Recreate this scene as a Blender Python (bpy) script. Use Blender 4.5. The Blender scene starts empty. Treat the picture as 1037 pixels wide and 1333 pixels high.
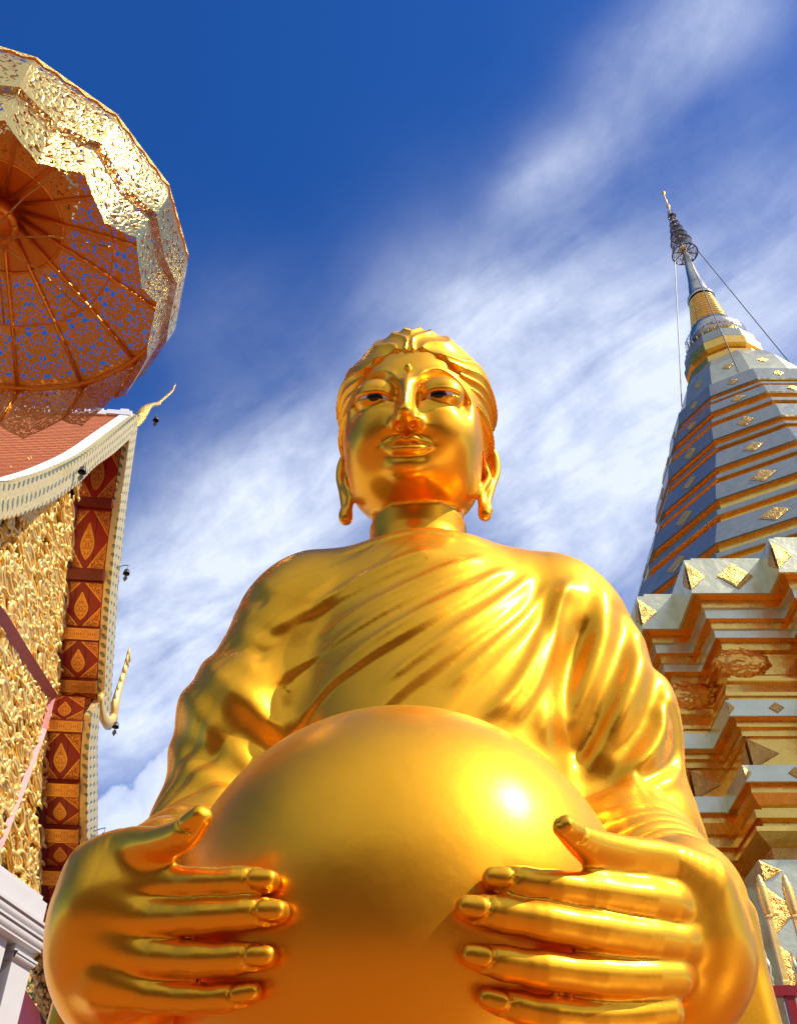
import bpy, bmesh, math, random
import numpy as np
from mathutils import Vector, Matrix
R = math.radians
SC = bpy.context.scene
COL = SC.collection

# ------------------------------------------------------------------ camera
F = 1250.0; PITCH = R(41.9); CZ = 1.5            # photo: 1037 x 1333, focal length in photo pixels
ct, st = math.cos(PITCH), math.sin(PITCH)
cam = bpy.data.cameras.new('camera'); camo = bpy.data.objects.new('camera', cam); COL.objects.link(camo)
cam.sensor_fit = 'VERTICAL'; cam.sensor_height = 36.0; cam.lens = 36.0 * F / 1333.0
cam.clip_start = 0.02; cam.clip_end = 5000
camo.location = (0, 0, CZ); camo.rotation_euler = (math.pi / 2 + PITCH, 0, 0)
SC.camera = camo
SC.render.resolution_x = 796; SC.render.resolution_y = 1024

# ------------------------------------------------------------------ sun and sky
SUN = Vector((0.66, -0.22, 0.72)).normalized()    # direction towards the sun
elev = math.asin(SUN.z); azim = math.atan2(SUN.x, SUN.y)
sl = bpy.data.lights.new('sun', 'SUN'); sl.energy = 4.6; sl.angle = R(0.53); sl.color = (1.0, 0.93, 0.82)
so = bpy.data.objects.new('sun', sl); COL.objects.link(so)
so.rotation_euler = SUN.to_track_quat('Z', 'Y').to_euler(); so.location = (8, -8, 20)
SC.view_settings.view_transform = 'Standard'; SC.view_settings.look = 'None'
SC.view_settings.gamma = 1.0; SC.view_settings.exposure = 0.46
SC.cycles.max_bounces = 8; SC.cycles.glossy_bounces = 6; SC.cycles.transparent_max_bounces = 16
SC.cycles.sample_clamp_indirect = 8.0

def ray(px, py):
    dx = (px - 518.5) / F; u = (666.5 - py) / F
    return Vector((dx, ct - u * st, st + u * ct))
def atY(px, py, Y):                                # point of the place seen at photo pixel, on the plane y = Y (camera-relative)
    r = ray(px, py); return r * (Y / r.y)
def atX(px, py, X):
    r = ray(px, py); return r * (X / r.x)
def atZ(px, py, Z):
    r = ray(px, py); return r * (Z / r.z)

class NT:
    """small node-tree helper"""
    def __init__(s, tree): s.t = tree; s.n = tree.nodes; s.l = tree.links
    def node(s, typ, **kw):
        nd = s.n.new(typ)
        for k, v in kw.items():
            if k == 'ins':
                for kk, vv in v.items():
                    sock = nd.inputs[kk]
                    if hasattr(vv, 'is_linked') or isinstance(vv, bpy.types.NodeSocket): s.l.new(vv, sock)
                    else: sock.default_value = vv
            else: setattr(nd, k, v)
        return nd
    def math(s, op, a, b=None, c=None, clamp=False):
        ins = {0: a}
        if b is not None: ins[1] = b
        if c is not None: ins[2] = c
        return s.node('ShaderNodeMath', operation=op, use_clamp=clamp, ins=ins).outputs[0]
    def vmath(s, op, a, b=None, out=0):
        ins = {0: a}
        if b is not None: ins[1] = b
        return s.node('ShaderNodeVectorMath', operation=op, ins=ins).outputs[out]
    def noise(s, vec, scale, detail=4, rough=0.55, dist=0.0):
        return s.node('ShaderNodeTexNoise', ins={'Vector': vec, 'Scale': scale, 'Detail': detail, 'Roughness': rough, 'Distortion': dist}).outputs[0]
    def ramp(s, fac, stops):
        nd = s.node('ShaderNodeValToRGB', ins={'Fac': fac}); cr = nd.color_ramp
        while len(cr.elements) > 1: cr.elements.remove(cr.elements[-1])
        for i, (p, c) in enumerate(stops):
            e = cr.elements[0] if i == 0 else cr.elements.new(p)
            e.position = p; e.color = (*c, 1) if len(c) == 3 else c
        return nd.outputs[0]
    def mix(s, fac, a, b, blend='MIX'):
        nd = s.node('ShaderNodeMix', data_type='RGBA', blend_type=blend)
        for sock, v in ((nd.inputs[0], fac), (nd.inputs[6], a), (nd.inputs[7], b)):
            if isinstance(v, bpy.types.NodeSocket): s.l.new(v, sock)
            else: sock.default_value = v if not isinstance(v, tuple) or len(v) == 4 else (*v, 1)
        return nd.outputs[2]

W = bpy.data.worlds.new('World'); SC.world = W; W.use_nodes = True
W.node_tree.nodes.clear(); n = NT(W.node_tree)
sky = n.node('ShaderNodeTexSky', sky_type='NISHITA', sun_disc=False, sun_elevation=elev, sun_rotation=azim,
             altitude=1200.0, air_density=1.0, dust_density=0.35, ozone_density=3.0)
tc = n.node('ShaderNodeTexCoord').outputs['Generated']
D = n.vmath('NORMALIZE', tc)
hs = n.node('ShaderNodeHueSaturation', ins={'Hue': 0.50, 'Saturation': 1.30, 'Value': 1.30, 'Color': sky.outputs[0]}).outputs[0]
hs = n.mix(1.0, hs, (.84, .92, 1.32), 'MULTIPLY')
sep = n.node('ShaderNodeSeparateXYZ', ins={0: D})
zc = n.math('MAXIMUM', sep.outputs[2], 0.06)
P = n.node('ShaderNodeCombineXYZ', ins={0: n.math('DIVIDE', sep.outputs[0], zc), 1: n.math('DIVIDE', sep.outputs[1], zc), 2: 0.0}).outputs[0]
rotm = n.node('ShaderNodeMapping', ins={'Vector': P, 'Rotation': (0, 0, R(49))}).outputs[0]
rotm = n.node('ShaderNodeMapping', ins={'Vector': rotm, 'Scale': (1.0, 2.6, 1.0)}).outputs[0]
wisp = n.noise(rotm, 2.4, 10, 0.60, 0.45)
puff = n.noise(D, 7.0, 10, 0.60, 0.25)
fine = n.noise(D, 16.0, 6, 0.6, 0.3)
def blob(px, py, width, amp):                       # a patch of thin cloud round one direction of the sky
    d = ray(px, py).normalized()
    k = 1.0 / (R(width) ** 2)
    dt = n.vmath('DOT_PRODUCT', D, tuple(d), out=1)
    e = n.math('EXPONENT', n.math('MULTIPLY', n.math('SUBTRACT', dt, 1.0), 2 * k))
    return n.math('MULTIPLY', e, amp)
BL = [(960, 0, 2.6, .62), (890, 50, 2.6, .55), (820, 100, 2.8, .42), (715, 220, 2.0, .60), (780, 180, 2.2, .40), (670, 258, 1.6, .45),
      (1000, 400, 7, .48), (850, 420, 7, .55), (700, 460, 7, .68), (560, 450, 5, .45), (700, 600, 7, 1.25), (820, 560, 5, 1.0), (640, 500, 5, .6), (740, 480, 6, .5),
      (420, 600, 3.6, .6), (330, 680, 4.6, 1.2), (250, 760, 5, 1.45), (200, 860, 5, 1.35), (390, 650, 5, 1.0), (150, 930, 4.5, 1.0), (300, 800, 5, .8),
      (770, 720, 4.5, .9), (1060, 340, 5, .35), (300, 430, 4, .25), (1700, 900, 22, .8)]
acc = None
for b in BL:
    v = blob(*b); acc = v if acc is None else n.math('ADD', acc, v)
# unseen broad cloud cover, added behind the photographer to brighten the gold's reflections
dt = n.vmath('DOT_PRODUCT', D, tuple(Vector((.1, -.80, .60)).normalized()), out=1)
acc = n.math('ADD', acc, n.math('MULTIPLY', n.ramp(dt, [(.30, (0, 0, 0)), (.85, (1, 1, 1))]), 1.5))
dens = n.math('MULTIPLY', n.math('MINIMUM', acc, 1.7), n.math('MULTIPLY_ADD', n.math('ADD', n.math('MULTIPLY', wisp, .60), n.math('MULTIPLY', puff, .40)), 2.7, -0.92))
dens = n.math('ADD', dens, n.math('MULTIPLY', n.math('MULTIPLY_ADD', fine, 0.6, -0.3), dens))
veil = n.math('MULTIPLY', acc, 0.20)
c1 = n.math('MULTIPLY', n.math('ADD', dens, veil), 0.72, clamp=True)
cum = n.math('ADD', blob(245, 1010, 2.2, .62), n.math('ADD', blob(165, 1110, 3.6, .80), blob(268, 930, 1.8, .5)))
puf2 = n.noise(D, 26.0, 7, 0.55, 0.4)
cum = n.math('MULTIPLY', cum, n.math('ADD', n.math('MULTIPLY_ADD', puff, 2.0, -.55), n.math('MULTIPLY', puf2, 1.5)))
c2 = n.ramp(cum, [(0.43, (0, 0, 0)), (0.52, (.75, .75, .75)), (0.78, (1, 1, 1))])
cf = n.math('MAXIMUM', c1, n.math('MULTIPLY', c2, 0.95), clamp=True)
cf = n.math('MULTIPLY', cf, 0.93)
cloudcol = n.mix(n.math('MULTIPLY', puff, 0.8), (7.6, 8.6, 10.9, 1), (10.2, 10.8, 12.0, 1))
col = n.mix(cf, hs, cloudcol)
bg = n.node('ShaderNodeBackground', ins={'Color': col, 'Strength': 0.075})
n.node('ShaderNodeOutputWorld', ins={'Surface': bg.outputs[0]})

# ------------------------------------------------------------------ helpers
def tag(o, label=None, cat=None, group=None, kind=None):
    if label: o['label'] = label
    if cat: o['category'] = cat
    if group: o['group'] = group
    if kind: o['kind'] = kind
    return o
def empty(name, loc, label=None, cat=None, group=None, rz=0):
    o = bpy.data.objects.new(name, None); o.empty_display_size = .2; COL.objects.link(o)
    o.location = loc; o.rotation_euler = (0, 0, rz); return tag(o, label, cat, group)
def mesh_obj(name, verts, faces, mat, parent=None, smooth=True, mats=None, matidx=None, world=True):
    """verts in world space relative to the camera height frame already added; parent keeps world position"""
    me = bpy.data.meshes.new(name)
    me.from_pydata([tuple(map(float, v)) for v in verts], [], [tuple(map(int, f)) for f in faces])
    return finish(name, me, mat, parent, smooth, mats, matidx)
def wmat(o):
    m = o.matrix_basis.copy() if o.parent is None else wmat(o.parent) @ o.matrix_parent_inverse @ o.matrix_basis
    return m
def finish(name, me, mat, parent, smooth, mats=None, matidx=None):
    for m in (mats or [mat]): me.materials.append(m)
    if matidx is not None: me.polygons.foreach_set('material_index', np.asarray(matidx, dtype=np.int32))
    if smooth: me.polygons.foreach_set('use_smooth', np.ones(len(me.polygons), dtype=bool))
    me.update()
    o = bpy.data.objects.new(name, me); COL.objects.link(o)
    if parent is not None:
        o.parent = parent
        o.matrix_parent_inverse = wmat(parent).inverted()
    return o
def quads_mesh(name, V, Q, mat, parent=None):
    me = bpy.data.meshes.new(name)
    nv, nq = len(V), len(Q)
    me.vertices.add(nv); me.vertices.foreach_set('co', np.asarray(V, dtype=np.float32).ravel())
    me.loops.add(nq * 4); me.loops.foreach_set('vertex_index', np.asarray(Q, dtype=np.int32).ravel())
    me.polygons.add(nq); me.polygons.foreach_set('loop_start', np.arange(0, nq * 4, 4, dtype=np.int32))
    me.update(calc_edges=True); me.validate()
    return finish(name, me, mat, parent, True)

# ---- signed distance sculpting on numpy arrays
def sell(P, c, r):
    q = P - np.array(c); r = np.array(r)
    k0 = np.sqrt(((q / r) ** 2).sum(1)); k1 = np.sqrt(((q / (r * r)) ** 2).sum(1)) + 1e-9
    return k0 * (k0 - 1) / k1
def scap(P, a, b, ra, rb):
    a = np.array(a, float); b = np.array(b, float); ab = b - a
    t = np.clip(((P - a) @ ab) / (ab @ ab), 0, 1)
    return np.linalg.norm(P - a - t[:, None] * ab, axis=1) - (ra + (rb - ra) * t)
def smin(a, b, k):
    h = np.maximum(k - np.abs(a - b), 0) / k
    return np.minimum(a, b) - h * h * k * .25
def smax(a, b, k): return -smin(-a, -b, k)
def chain(P, pts, rad, k=None):
    d = None
    for i in range(len(pts) - 1):
        e = scap(P, pts[i], pts[i + 1], rad[i], rad[i + 1])
        d = e if d is None else (np.minimum(d, e) if k is None else smin(d, e, k))
    return d
def sstep(a, b, x):
    t = np.clip((x - a) / (b - a), 0, 1); return t * t * (3 - 2 * t)
def gauss(x, w): return np.exp(-(x / w) ** 2)
def catmull(pts, m=6):
    pts = [np.array(p, float) for p in pts]; out = []
    P_ = [2 * pts[0] - pts[1]] + pts + [2 * pts[-1] - pts[-2]]
    for i in range(1, len(P_) - 2):
        for j in range(m):
            t = j / m; a, b, c, d = P_[i - 1], P_[i], P_[i + 1], P_[i + 2]
            out.append(.5 * (2 * b + (c - a) * t + (2 * a - 5 * b + 4 * c - d) * t * t + (3 * b - a - 3 * c + d) * t ** 3))
    out.append(pts[-1]); return np.array(out)
def poly_sd(U, V, pl):
    """distance to a 2-D polyline, its side (+ left of travel) and the run 0..1"""
    best = np.full(len(U), 1e9); side = np.zeros(len(U)); run = np.zeros(len(U))
    seg = np.linalg.norm(np.diff(pl, axis=0), axis=1); cum_ = np.r_[0, np.cumsum(seg)]; L = cum_[-1]
    for i in range(len(pl) - 1):
        ax, ay = pl[i]; bx, by = pl[i + 1]; dx, dy = bx - ax, by - ay; l2 = dx * dx + dy * dy + 1e-12
        t = np.clip(((U - ax) * dx + (V - ay) * dy) / l2, 0, 1)
        ex = U - ax - t * dx; ey = V - ay - t * dy; d = ex * ex + ey * ey
        m = d < best; best = np.where(m, d, best)
        side = np.where(m, np.sign(dx * ey - dy * ex), side); run = np.where(m, (cum_[i] + t * seg[i]) / L, run)
    return np.sqrt(best), side, run
def surface_nets(f, lo, hi, h, B=8, lip=1.6):
    lo = np.array(lo, float); hi = np.array(hi, float)
    nb = np.ceil((hi - lo) / (h * B)).astype(int); N = nb * B
    F_ = np.empty(N, dtype=np.float32)
    bi = np.stack(np.meshgrid(*[np.arange(k) for k in nb], indexing='ij'), -1).reshape(-1, 3)
    cc = lo + (bi + .5) * B * h
    dc = f(cc); near = np.abs(dc) < B * h * .87 * lip + 2 * h
    g = np.stack(np.meshgrid(*[np.arange(B)] * 3, indexing='ij'), -1).reshape(-1, 3)
    Fv = np.repeat(np.where(dc > 0, 1., -1.)[:, None], B ** 3, 1).astype(np.float32)
    idx = np.nonzero(near)[0]
    for s in range(0, len(idx), 400):
        ii = idx[s:s + 400]
        Pp = lo + (bi[ii][:, None, :] * B + g[None]) * h
        Fv[ii] = f(Pp.reshape(-1, 3)).reshape(len(ii), -1)
    F_ = Fv.reshape(nb[0], nb[1], nb[2], B, B, B).transpose(0, 3, 1, 4, 2, 5).reshape(N)
    S = F_ < 0
    c8 = [S[i:N[0] - 1 + i, j:N[1] - 1 + j, k:N[2] - 1 + k] for i in (0, 1) for j in (0, 1) for k in (0, 1)]
    allx = c8[0].copy(); anyx = c8[0].copy()
    for c_ in c8[1:]: allx &= c_; anyx |= c_
    act = anyx & ~allx
    vid = np.full(act.shape, -1, np.int32); ai = np.argwhere(act); vid[act] = np.arange(len(ai))
    V = lo + (ai + .5) * h
    Q = []
    for ax in range(3):
        o1, o2 = [(1, 2), (2, 0), (0, 1)][ax]
        a = [slice(0, N[0] - 1), slice(0, N[1] - 1), slice(0, N[2] - 1)]
        a[o1] = slice(1, N[o1] - 1); a[o2] = slice(1, N[o2] - 1)
        b = list(a); b[ax] = slice(1, N[ax])
        s0 = S[tuple(a)]; s1 = S[tuple(b)]
        for flip, m in ((False, s0 & ~s1), (True, ~s0 & s1)):
            e = np.argwhere(m); e[:, o1] += 1; e[:, o2] += 1
            q = []
            for u, v in ((-1, -1), (0, -1), (0, 0), (-1, 0)):
                w = e.copy(); w[:, o1] += u; w[:, o2] += v
                q.append(vid[w[:, 0], w[:, 1], w[:, 2]])
            q = np.stack(q, 1)
            Q.append(q[:, ::-1] if flip else q)
    Q = np.concatenate(Q); Q = Q[(Q >= 0).all(1)]
    # move on to the true surface
    for it in range(4):
        e = h * .35; d0 = f(V); G = np.empty_like(V)
        for ax in range(3):
            dv = np.zeros(3); dv[ax] = e
            G[:, ax] = (f(V + dv) - f(V - dv)) / (2 * e)
        gl = (G * G).sum(1); gl = np.maximum(gl, .2)
        step = -(d0 / gl)[:, None] * G
        ln = np.linalg.norm(step, axis=1, keepdims=True)
        step *= np.minimum(1, (.9 * h) / np.maximum(ln, 1e-9))
        V = V + step * (.9 if it < 3 else .6)
    # a light relax to even out the facets
    nv = len(V); acc_ = np.zeros_like(V); cnt = np.zeros(nv)
    for i in range(4):
        a, b = Q[:, i], Q[:, (i + 1) % 4]
        for x, y in ((a, b), (b, a)):
            for ax in range(3): acc_[:, ax] += np.bincount(x, V[y, ax], nv)
            cnt += np.bincount(x, minlength=nv)
    m = cnt > 0
    V[m] = V[m] * .6 + (acc_[m] / cnt[m][:, None]) * .4
    return V, Q
OFF = np.array([0, 0, CZ])

# ------------------------------------------------------------------ materials
def mat(name):
    m = bpy.data.materials.new(name); m.use_nodes = True; m.node_tree.nodes.clear()
    return m, NT(m.node_tree)
def out(n, shader): n.node('ShaderNodeOutputMaterial', ins={'Surface': shader})
def gold(name, base=(1.0, .495, .028), rough=.25, dark=(.88, .38, .015), bump=.06, scale=60, metal=1.0, vary=.25, soft=.38, dist=.004, warp=4.0):
    m, n = mat(name)
    co = n.node('ShaderNodeTexCoord').outputs['Object']
    a = n.noise(co, scale * .12, 5, .6); b = n.noise(co, scale, 5, .65); c = n.noise(co, scale * 9, 2, .5)
    colr = n.mix(n.math('MULTIPLY', a, vary * 2), base, dark)
    rg = n.math('ADD', rough - .05, n.math('MULTIPLY', b, .10))
    h = n.math('ADD', n.math('MULTIPLY', a, warp), n.math('ADD', n.math('MULTIPLY', b, .6), n.math('MULTIPLY', c, .12)))
    bp = n.node('ShaderNodeBump', ins={'Strength': bump, 'Distance': dist, 'Height': h}).outputs[0]
    p = n.node('ShaderNodeBsdfPrincipled', ins={'Base Color': colr, 'Metallic': metal, 'Roughness': rg, 'Normal': bp})
    p2 = n.node('ShaderNodeBsdfPrincipled', ins={'Base Color': colr, 'Metallic': metal, 'Roughness': n.math('ADD', rg, .33), 'Normal': bp})
    ms = n.node('ShaderNodeMixShader', ins={0: soft, 1: p.outputs[0], 2: p2.outputs[0]})
    out(n, ms.outputs[0]); return m
def plain(name, colr, rough=.5, metal=0.0, var=.15, scale=12, bump=.1, dist=.01):
    m, n = mat(name)
    co = n.node('ShaderNodeTexCoord').outputs['Object']
    a = n.noise(co, scale, 6, .65)
    d = tuple(x * (1 - 2 * var) for x in colr)
    cc_ = n.mix(a, d, tuple(min(1, x * (1 + var)) for x in colr))
    bp = n.node('ShaderNodeBump', ins={'Strength': bump, 'Distance': dist, 'Height': a}).outputs[0]
    p = n.node('ShaderNodeBsdfPrincipled', ins={'Base Color': cc_, 'Metallic': metal, 'Roughness': rough, 'Normal': bp})
    out(n, p.outputs[0]); return m
M = {}
M['gold'] = gold('statue_gold')
M['robe'] = gold('robe_gold', base=(1.0, .495, .028), rough=.27, scale=40)
M['hair'] = gold('hair_gold', rough=.30)
M['bowl'] = gold('bowl_gold', rough=.30, bump=.05, scale=90)
M['white'] = plain('eye_white', (.85, .83, .80), .25, var=.03, bump=.0)
M['black'] = plain('eye_black', (.008, .007, .007), .15, var=.0, bump=.0)
M['paving'] = plain('courtyard_tiles', (.42, .20, .11), .45)

# ------------------------------------------------------------------ ground
m_, n = mat('courtyard_floor')
co = n.node('ShaderNodeTexCoord').outputs['Object']
bk = n.node('ShaderNodeTexBrick', ins={'Vector': co, 'Color1': (.34, .12, .05, 1), 'Color2': (.26, .09, .04, 1), 'Mortar': (.20, .13, .09, 1), 'Scale': 1.6, 'Mortar Size': .012, 'Brick Width': .5, 'Row Height': .5})
bk.offset = 0.0
gr = n.mix(n.noise(co, 1.2, 6, .6), bk.outputs[0], (.26, .13, .07, 1))
out(n, n.node('ShaderNodeBsdfPrincipled', ins={'Base Color': gr, 'Roughness': .4}).outputs[0])
gd = mesh_obj('ground', [(-600, -600, 0), (600, -600, 0), (600, 600, 0), (-600, 600, 0)], [(0, 1, 2, 3)], m_, smooth=False)
tag(gd, kind='structure')
# ------------------------------------------------------------------ golden buddha statue
ST = empty('buddha_statue', (.035, 1.0, .55), 'golden standing Buddha statue in a draped robe, both hands cradling a large round bowl', 'statue')
HA = .1515; HC = np.array([.024, .935, .991]); hp, hy = R(12), R(6)
_fw = np.array([-math.sin(hy) * math.cos(hp), -math.cos(hy) * math.cos(hp), -math.sin(hp)])
_rt = np.array([math.cos(hy), -math.sin(hy), 0.])
_up = np.cross(_fw, _rt); _up = -_up if _up[2] < 0 else _up
_ro = R(2.6); _rt, _up = _rt * math.cos(_ro) - _up * math.sin(_ro), _up * math.cos(_ro) + _rt * math.sin(_ro)
HM = np.array([_rt, _fw, _up])
def to_head(P): return ((P - HC) @ HM.T) / HA
def from_head(q): return HC + (np.atleast_2d(np.array(q, float)) * HA) @ HM

def skull(q, grow=0.0):
    d = sell(q, (0, -.12, .24), (.66 + grow, .80 + grow, .74 + grow))
    return d
def face_base(q):
    d = smin(skull(q), sell(q, (0, .10, -.14), (.585, .70, .715)), .25)
    d = smin(d, sell(q, (0, .05, -.38), (.535, .52, .37)), .2)
    d = smin(d, sell(q, (0, .59, -.70), (.17, .13, .13)), .15)     # chin
    x, y, z = q.T; X = np.abs(x)
    d = smin(d, sell(np.stack([X, y, z], 1), (.26, .42, -.30), (.24, .26, .27)), .28)   # cheeks
    d = smin(d, sell(q, (0, -.02, -.56), (.52, .56, .30)), .2)
    return d
def ysurf(x, z):
    ys = np.linspace(.2, 1.2, 201); q = np.stack([np.full(201, x), ys, np.full(201, z)], 1)
    d = face_base(q); i = int(np.argmax(d > 0)); return float(ys[i])
YS = {}
for k_, (x_, z_) in dict(br=(.07, .02), bridge=(0, .0), eye=(.275, -.12), nb=(0, -.45), ml=(.21, -.53), m1=(.1, -.50), m0=(0, -.51), l0=(0, -.60), urna=(0, .17), wing=(.1, -.45), chin=(0, -.8), lid=(.275, -.05)).items():
    YS[k_] = ysurf(x_, z_)
EYEC = (.275, YS['eye'] - .135, -.105); EYER = .185
def lipz(X): return -.535 + .030 * sstep(.08, .21, X) - .012 * gauss(X, .035) + .016 * gauss(X - .085, .05)
def zshift(z): return .085 * gauss(z + .55, .45)
def face_sdf(q):
    q = np.stack([q[:, 0], q[:, 1], q[:, 2] + zshift(q[:, 2])], 1)
    x, y, z = q.T; X = np.abs(x); qa = np.stack([X, y, z], 1)
    d = face_base(q)
    front = sstep(.15, .40, y)
    zb = .165 - np.where(X < .28, 4.2, 2.6) * (X - .28) ** 2          # arched brow line
    below = zb - z
    win = sstep(.045, .11, X) * (1 - sstep(.43, .57, X))
    sock = sstep(-.022, .058, below) * (1 - sstep(.12, .40, below)) * win
    d = d + .075 * sock * front
    d = d - .006 * gauss(below + .02, .035) * win * front              # crisp raised brow edge
    # nose: a long straight ridge from the brows
    yb, yn = YS['bridge'], YS['nb']
    u_ = np.clip((.12 - z) / .50, 0, 1)
    Hn = (.035 + .165 * u_ ** 1.15) * sstep(.15, -.04, z) * sstep(-.46, -.38, z)
    wn = .048 + .050 * u_ ** 1.5
    d = d - Hn * np.exp(-(X / wn) ** 1.5) * front * .92
    bl = gauss(X - (.035 + .10 * sstep(-.02, .12, z)), .030) * sstep(-.20, .0, z) * sstep(.17, .08, z)
    d = d - .012 * bl * front
    tip = sell(q, (0, yn + .170, -.352), (.068, .078, .052))
    wing = sell(qa, (.092, yn + .055, -.372), (.054, .082, .044))
    base = sell(q, (0, yn + .09, -.370), (.085, .10, .036))
    nn = smin(smin(tip, base, .04), wing, .03)
    d = smin(d, nn, .04)
    nos = sell(qa, (.054, yn + .085, -.418), (.024, .042, .028))
    d = smax(d, -nos, .018)
    # eyes: big lowered lids over a narrow slit
    ex, ey, ez = EYEC
    lid = sell(qa, (ex, ey, ez + .055), (.205, .195, .155))
    d = smin(d, lid, .030)
    zc = -.118 + .20 * (X - .275) * 0 + .022 * sstep(.30, .45, X) - .028 * gauss(X - .10, .05)
    hw = .0165 * np.sqrt(np.clip(1 - ((X - .283) / .172) ** 2, 0, 1))
    slit = np.where(np.abs(X - .283) < .172, np.abs(z - zc) - hw, .05)
    deep = np.maximum(slit, -(y - (ey + .09)))
    d = smax(d, -deep, .006)
    d = d - .006 * gauss(slit - .014, .012) * (z > zc) * sstep(ey, ey + .05, y) * (slit < .045)   # lid margin
    d = d + .003 * gauss(z - (zc - .085 + 1.3 * (X - .283) ** 2), .026) * (np.abs(X - .283) < .19) * front  # crease below the eye
    # lips
    up_ = catmull([(0, YS['m0'] + .028, -.498), (.045, YS['m1'] + .036, -.480), (.12, YS['m1'] + .000, -.492), (.18, YS['ml'] + .004, -.500), (.225, YS['ml'] - .018, -.498)], 6) - np.array([0, 0, .028])
    lw_ = catmull([(0, YS['l0'] + .030, -.585), (.07, YS['l0'] + .022, -.576), (.14, YS['l0'] - .000, -.550), (.215, YS['ml'] - .020, -.508)], 6) - np.array([0, 0, .028])
    up = chain(qa, up_, np.interp(np.linspace(0, 1, len(up_)), [0, .25, .6, 1], [.038, .042, .030, .008]))
    lo_ = chain(qa, lw_, np.interp(np.linspace(0, 1, len(lw_)), [0, .5, 1], [.054, .044, .008]))
    mid = scap(qa, (0, YS['m0'] + .010, -.545), (.16, YS['ml'] + .0, -.535), .034, .012)
    d = smin(d, smin(smin(up, lo_, .008), mid, .004) + .006, .042)
    corner = sell(qa, (.25, YS['ml'] + .018, -.528), (.022, .022, .020)); d = smax(d, -corner, .04)
    d = d + .008 * gauss(z + .672 - .5 * x * x, .050) * gauss(x, .13) * front           # hollow under the lower lip
    d = d + .012 * gauss(x, .022) * gauss(z + .455, .022) * front          # philtrum
    # urna
    d = smin(d, sell(q, (0, YS['urna'] + .012, .150), (.026, .034, .034)), .008)
    return d
def ears_sdf(q):
    x, y, z = q.T; qa = np.stack([np.abs(x), y, z], 1)
    hp_ = catmull([(.59, -.10, -.20), (.62, -.18, -.07), (.68, -.25, -.045), (.735, -.28, -.16), (.735, -.26, -.32), (.69, -.20, -.50), (.65, -.14, -.68), (.635, -.10, -.79), (.625, -.08, -.865)], 7)
    h = chain(qa, hp_, np.interp(np.linspace(0, 1, len(hp_)), [0, .3, .6, .8, .92, 1], [.034, .038, .040, .042, .064, .060]))
    ap_ = catmull([(.62, -.14, -.30), (.655, -.16, -.44), (.60, -.10, -.60), (.595, -.07, -.74), (.615, -.07, -.845)], 7)
    a = chain(qa, ap_, np.interp(np.linspace(0, 1, len(ap_)), [0, .4, .8, 1], [.036, .038, .030, .036]))
    tr = sell(qa, (.60, -.10, -.30), (.04, .05, .07))
    back = sell(qa, (.65, -.27, -.30), (.10, .035, .24))
    return smin(smin(smin(h, a, .03), tr, .03), back, .03)
def hairline(q):
    x, y, z = q.T
    return np.sqrt((x / .60) ** 2 + ((z + .30) / (.700 - .05 * gauss(x, .06))) ** 2) - 1
NKC = np.array([.035, 1.01, .85])
def body_head(P):
    q = to_head(P)
    d = face_sdf(q) * HA
    d = smin(d, ears_sdf(q) * HA, .004)
    # neck with its three soft rings
    z = P[:, 2]; rr = np.hypot(P[:, 0] - .0265, (P[:, 1] - (1.0 - .30 * (z - .80))))
    rad = .0620 + .0035 * sstep(.850, .847, z) + .004 * sstep(.825, .80, z)
    nk = np.maximum(rr - rad, np.abs(z - .82) - .10)
    return smin(d, nk, .006)
V, Q = surface_nets(body_head, (-.13, .74, .72), (.19, 1.12, 1.20), .0019)
HEADV, HEADQ = V, Q

def hair_sdf(P):
    q = to_head(P); x, y, z = q.T
    hl = hairline(q)
    ph = np.arctan2(x, z + .30)
    r_ = np.sqrt((x / .60) ** 2 + ((z + .30) / .655) ** 2)
    back = np.maximum(0, .9 - y)
    sg = np.sign(x); aph = np.abs(ph); rb = np.maximum(r_ - 1, -.1) + .12 * np.maximum(0, .75 - y)
    w = aph * 12 - rb * 11 * sstep(.10, 1.2, aph) + .8 * np.sin(aph * 5 + 6 * rb)
    st1 = 1 - np.abs(np.sin(w * .5)) ** 1.2
    st2 = 1 - np.abs(np.sin(w * 2.1 + .8 * np.sin(w * .9))) ** .9
    st3 = np.sin(w * 6.3 + 2.0 * np.sin(w * .8))
    amp = sstep(-.02, .07, hl)
    d = sell(q, (0, -.12, .24), (.705, .855, .785))
    side = sell(q, (0, -.12, -.10), (.655, .72, .72)); d = smin(d, side, .15)
    d = smin(d, sell(q, (0, -.08, .34), (.685, .74, .66)), .10)
    d = d - amp * (.044 * st1 * (1 - .5 * gauss(ph, .4)) + .026 * st2 ) + .018
    d = d + .012 * gauss(ph, .03) * (hl < .25)
    edge = -(hl - .012 * np.sin(w * .5)) * .60
    keep = np.where(y > -.05, edge, -1.0)
    d = smax(d, keep, .03)
    d = np.maximum(d, -.62 - z - .3 * np.maximum(0, -y - .2))
    return d * HA
Vh, Qh = surface_nets(hair_sdf, (-.13, .74, .86), (.19, 1.05, 1.20), .0016)

# ---- bowl
BC = np.array([.002, .682, .2185]); BR = .1585
def bowl_at(px, py, off, side=None):
    """point seen at a photo pixel on a sphere round the bowl, off metres outside its skin"""
    r = np.array(ray(px, py)); A = r @ r; B_ = -2 * r @ BC; C_ = BC @ BC - (BR + off) ** 2; dd = B_ * B_ - 4 * A * C_
    t = (-B_ - math.sqrt(dd)) / (2 * A) if dd > 0 else -B_ / (2 * A)
    return r * t
def dep(px, py, d):
    return np.array(ray(px, py)) * d
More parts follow.
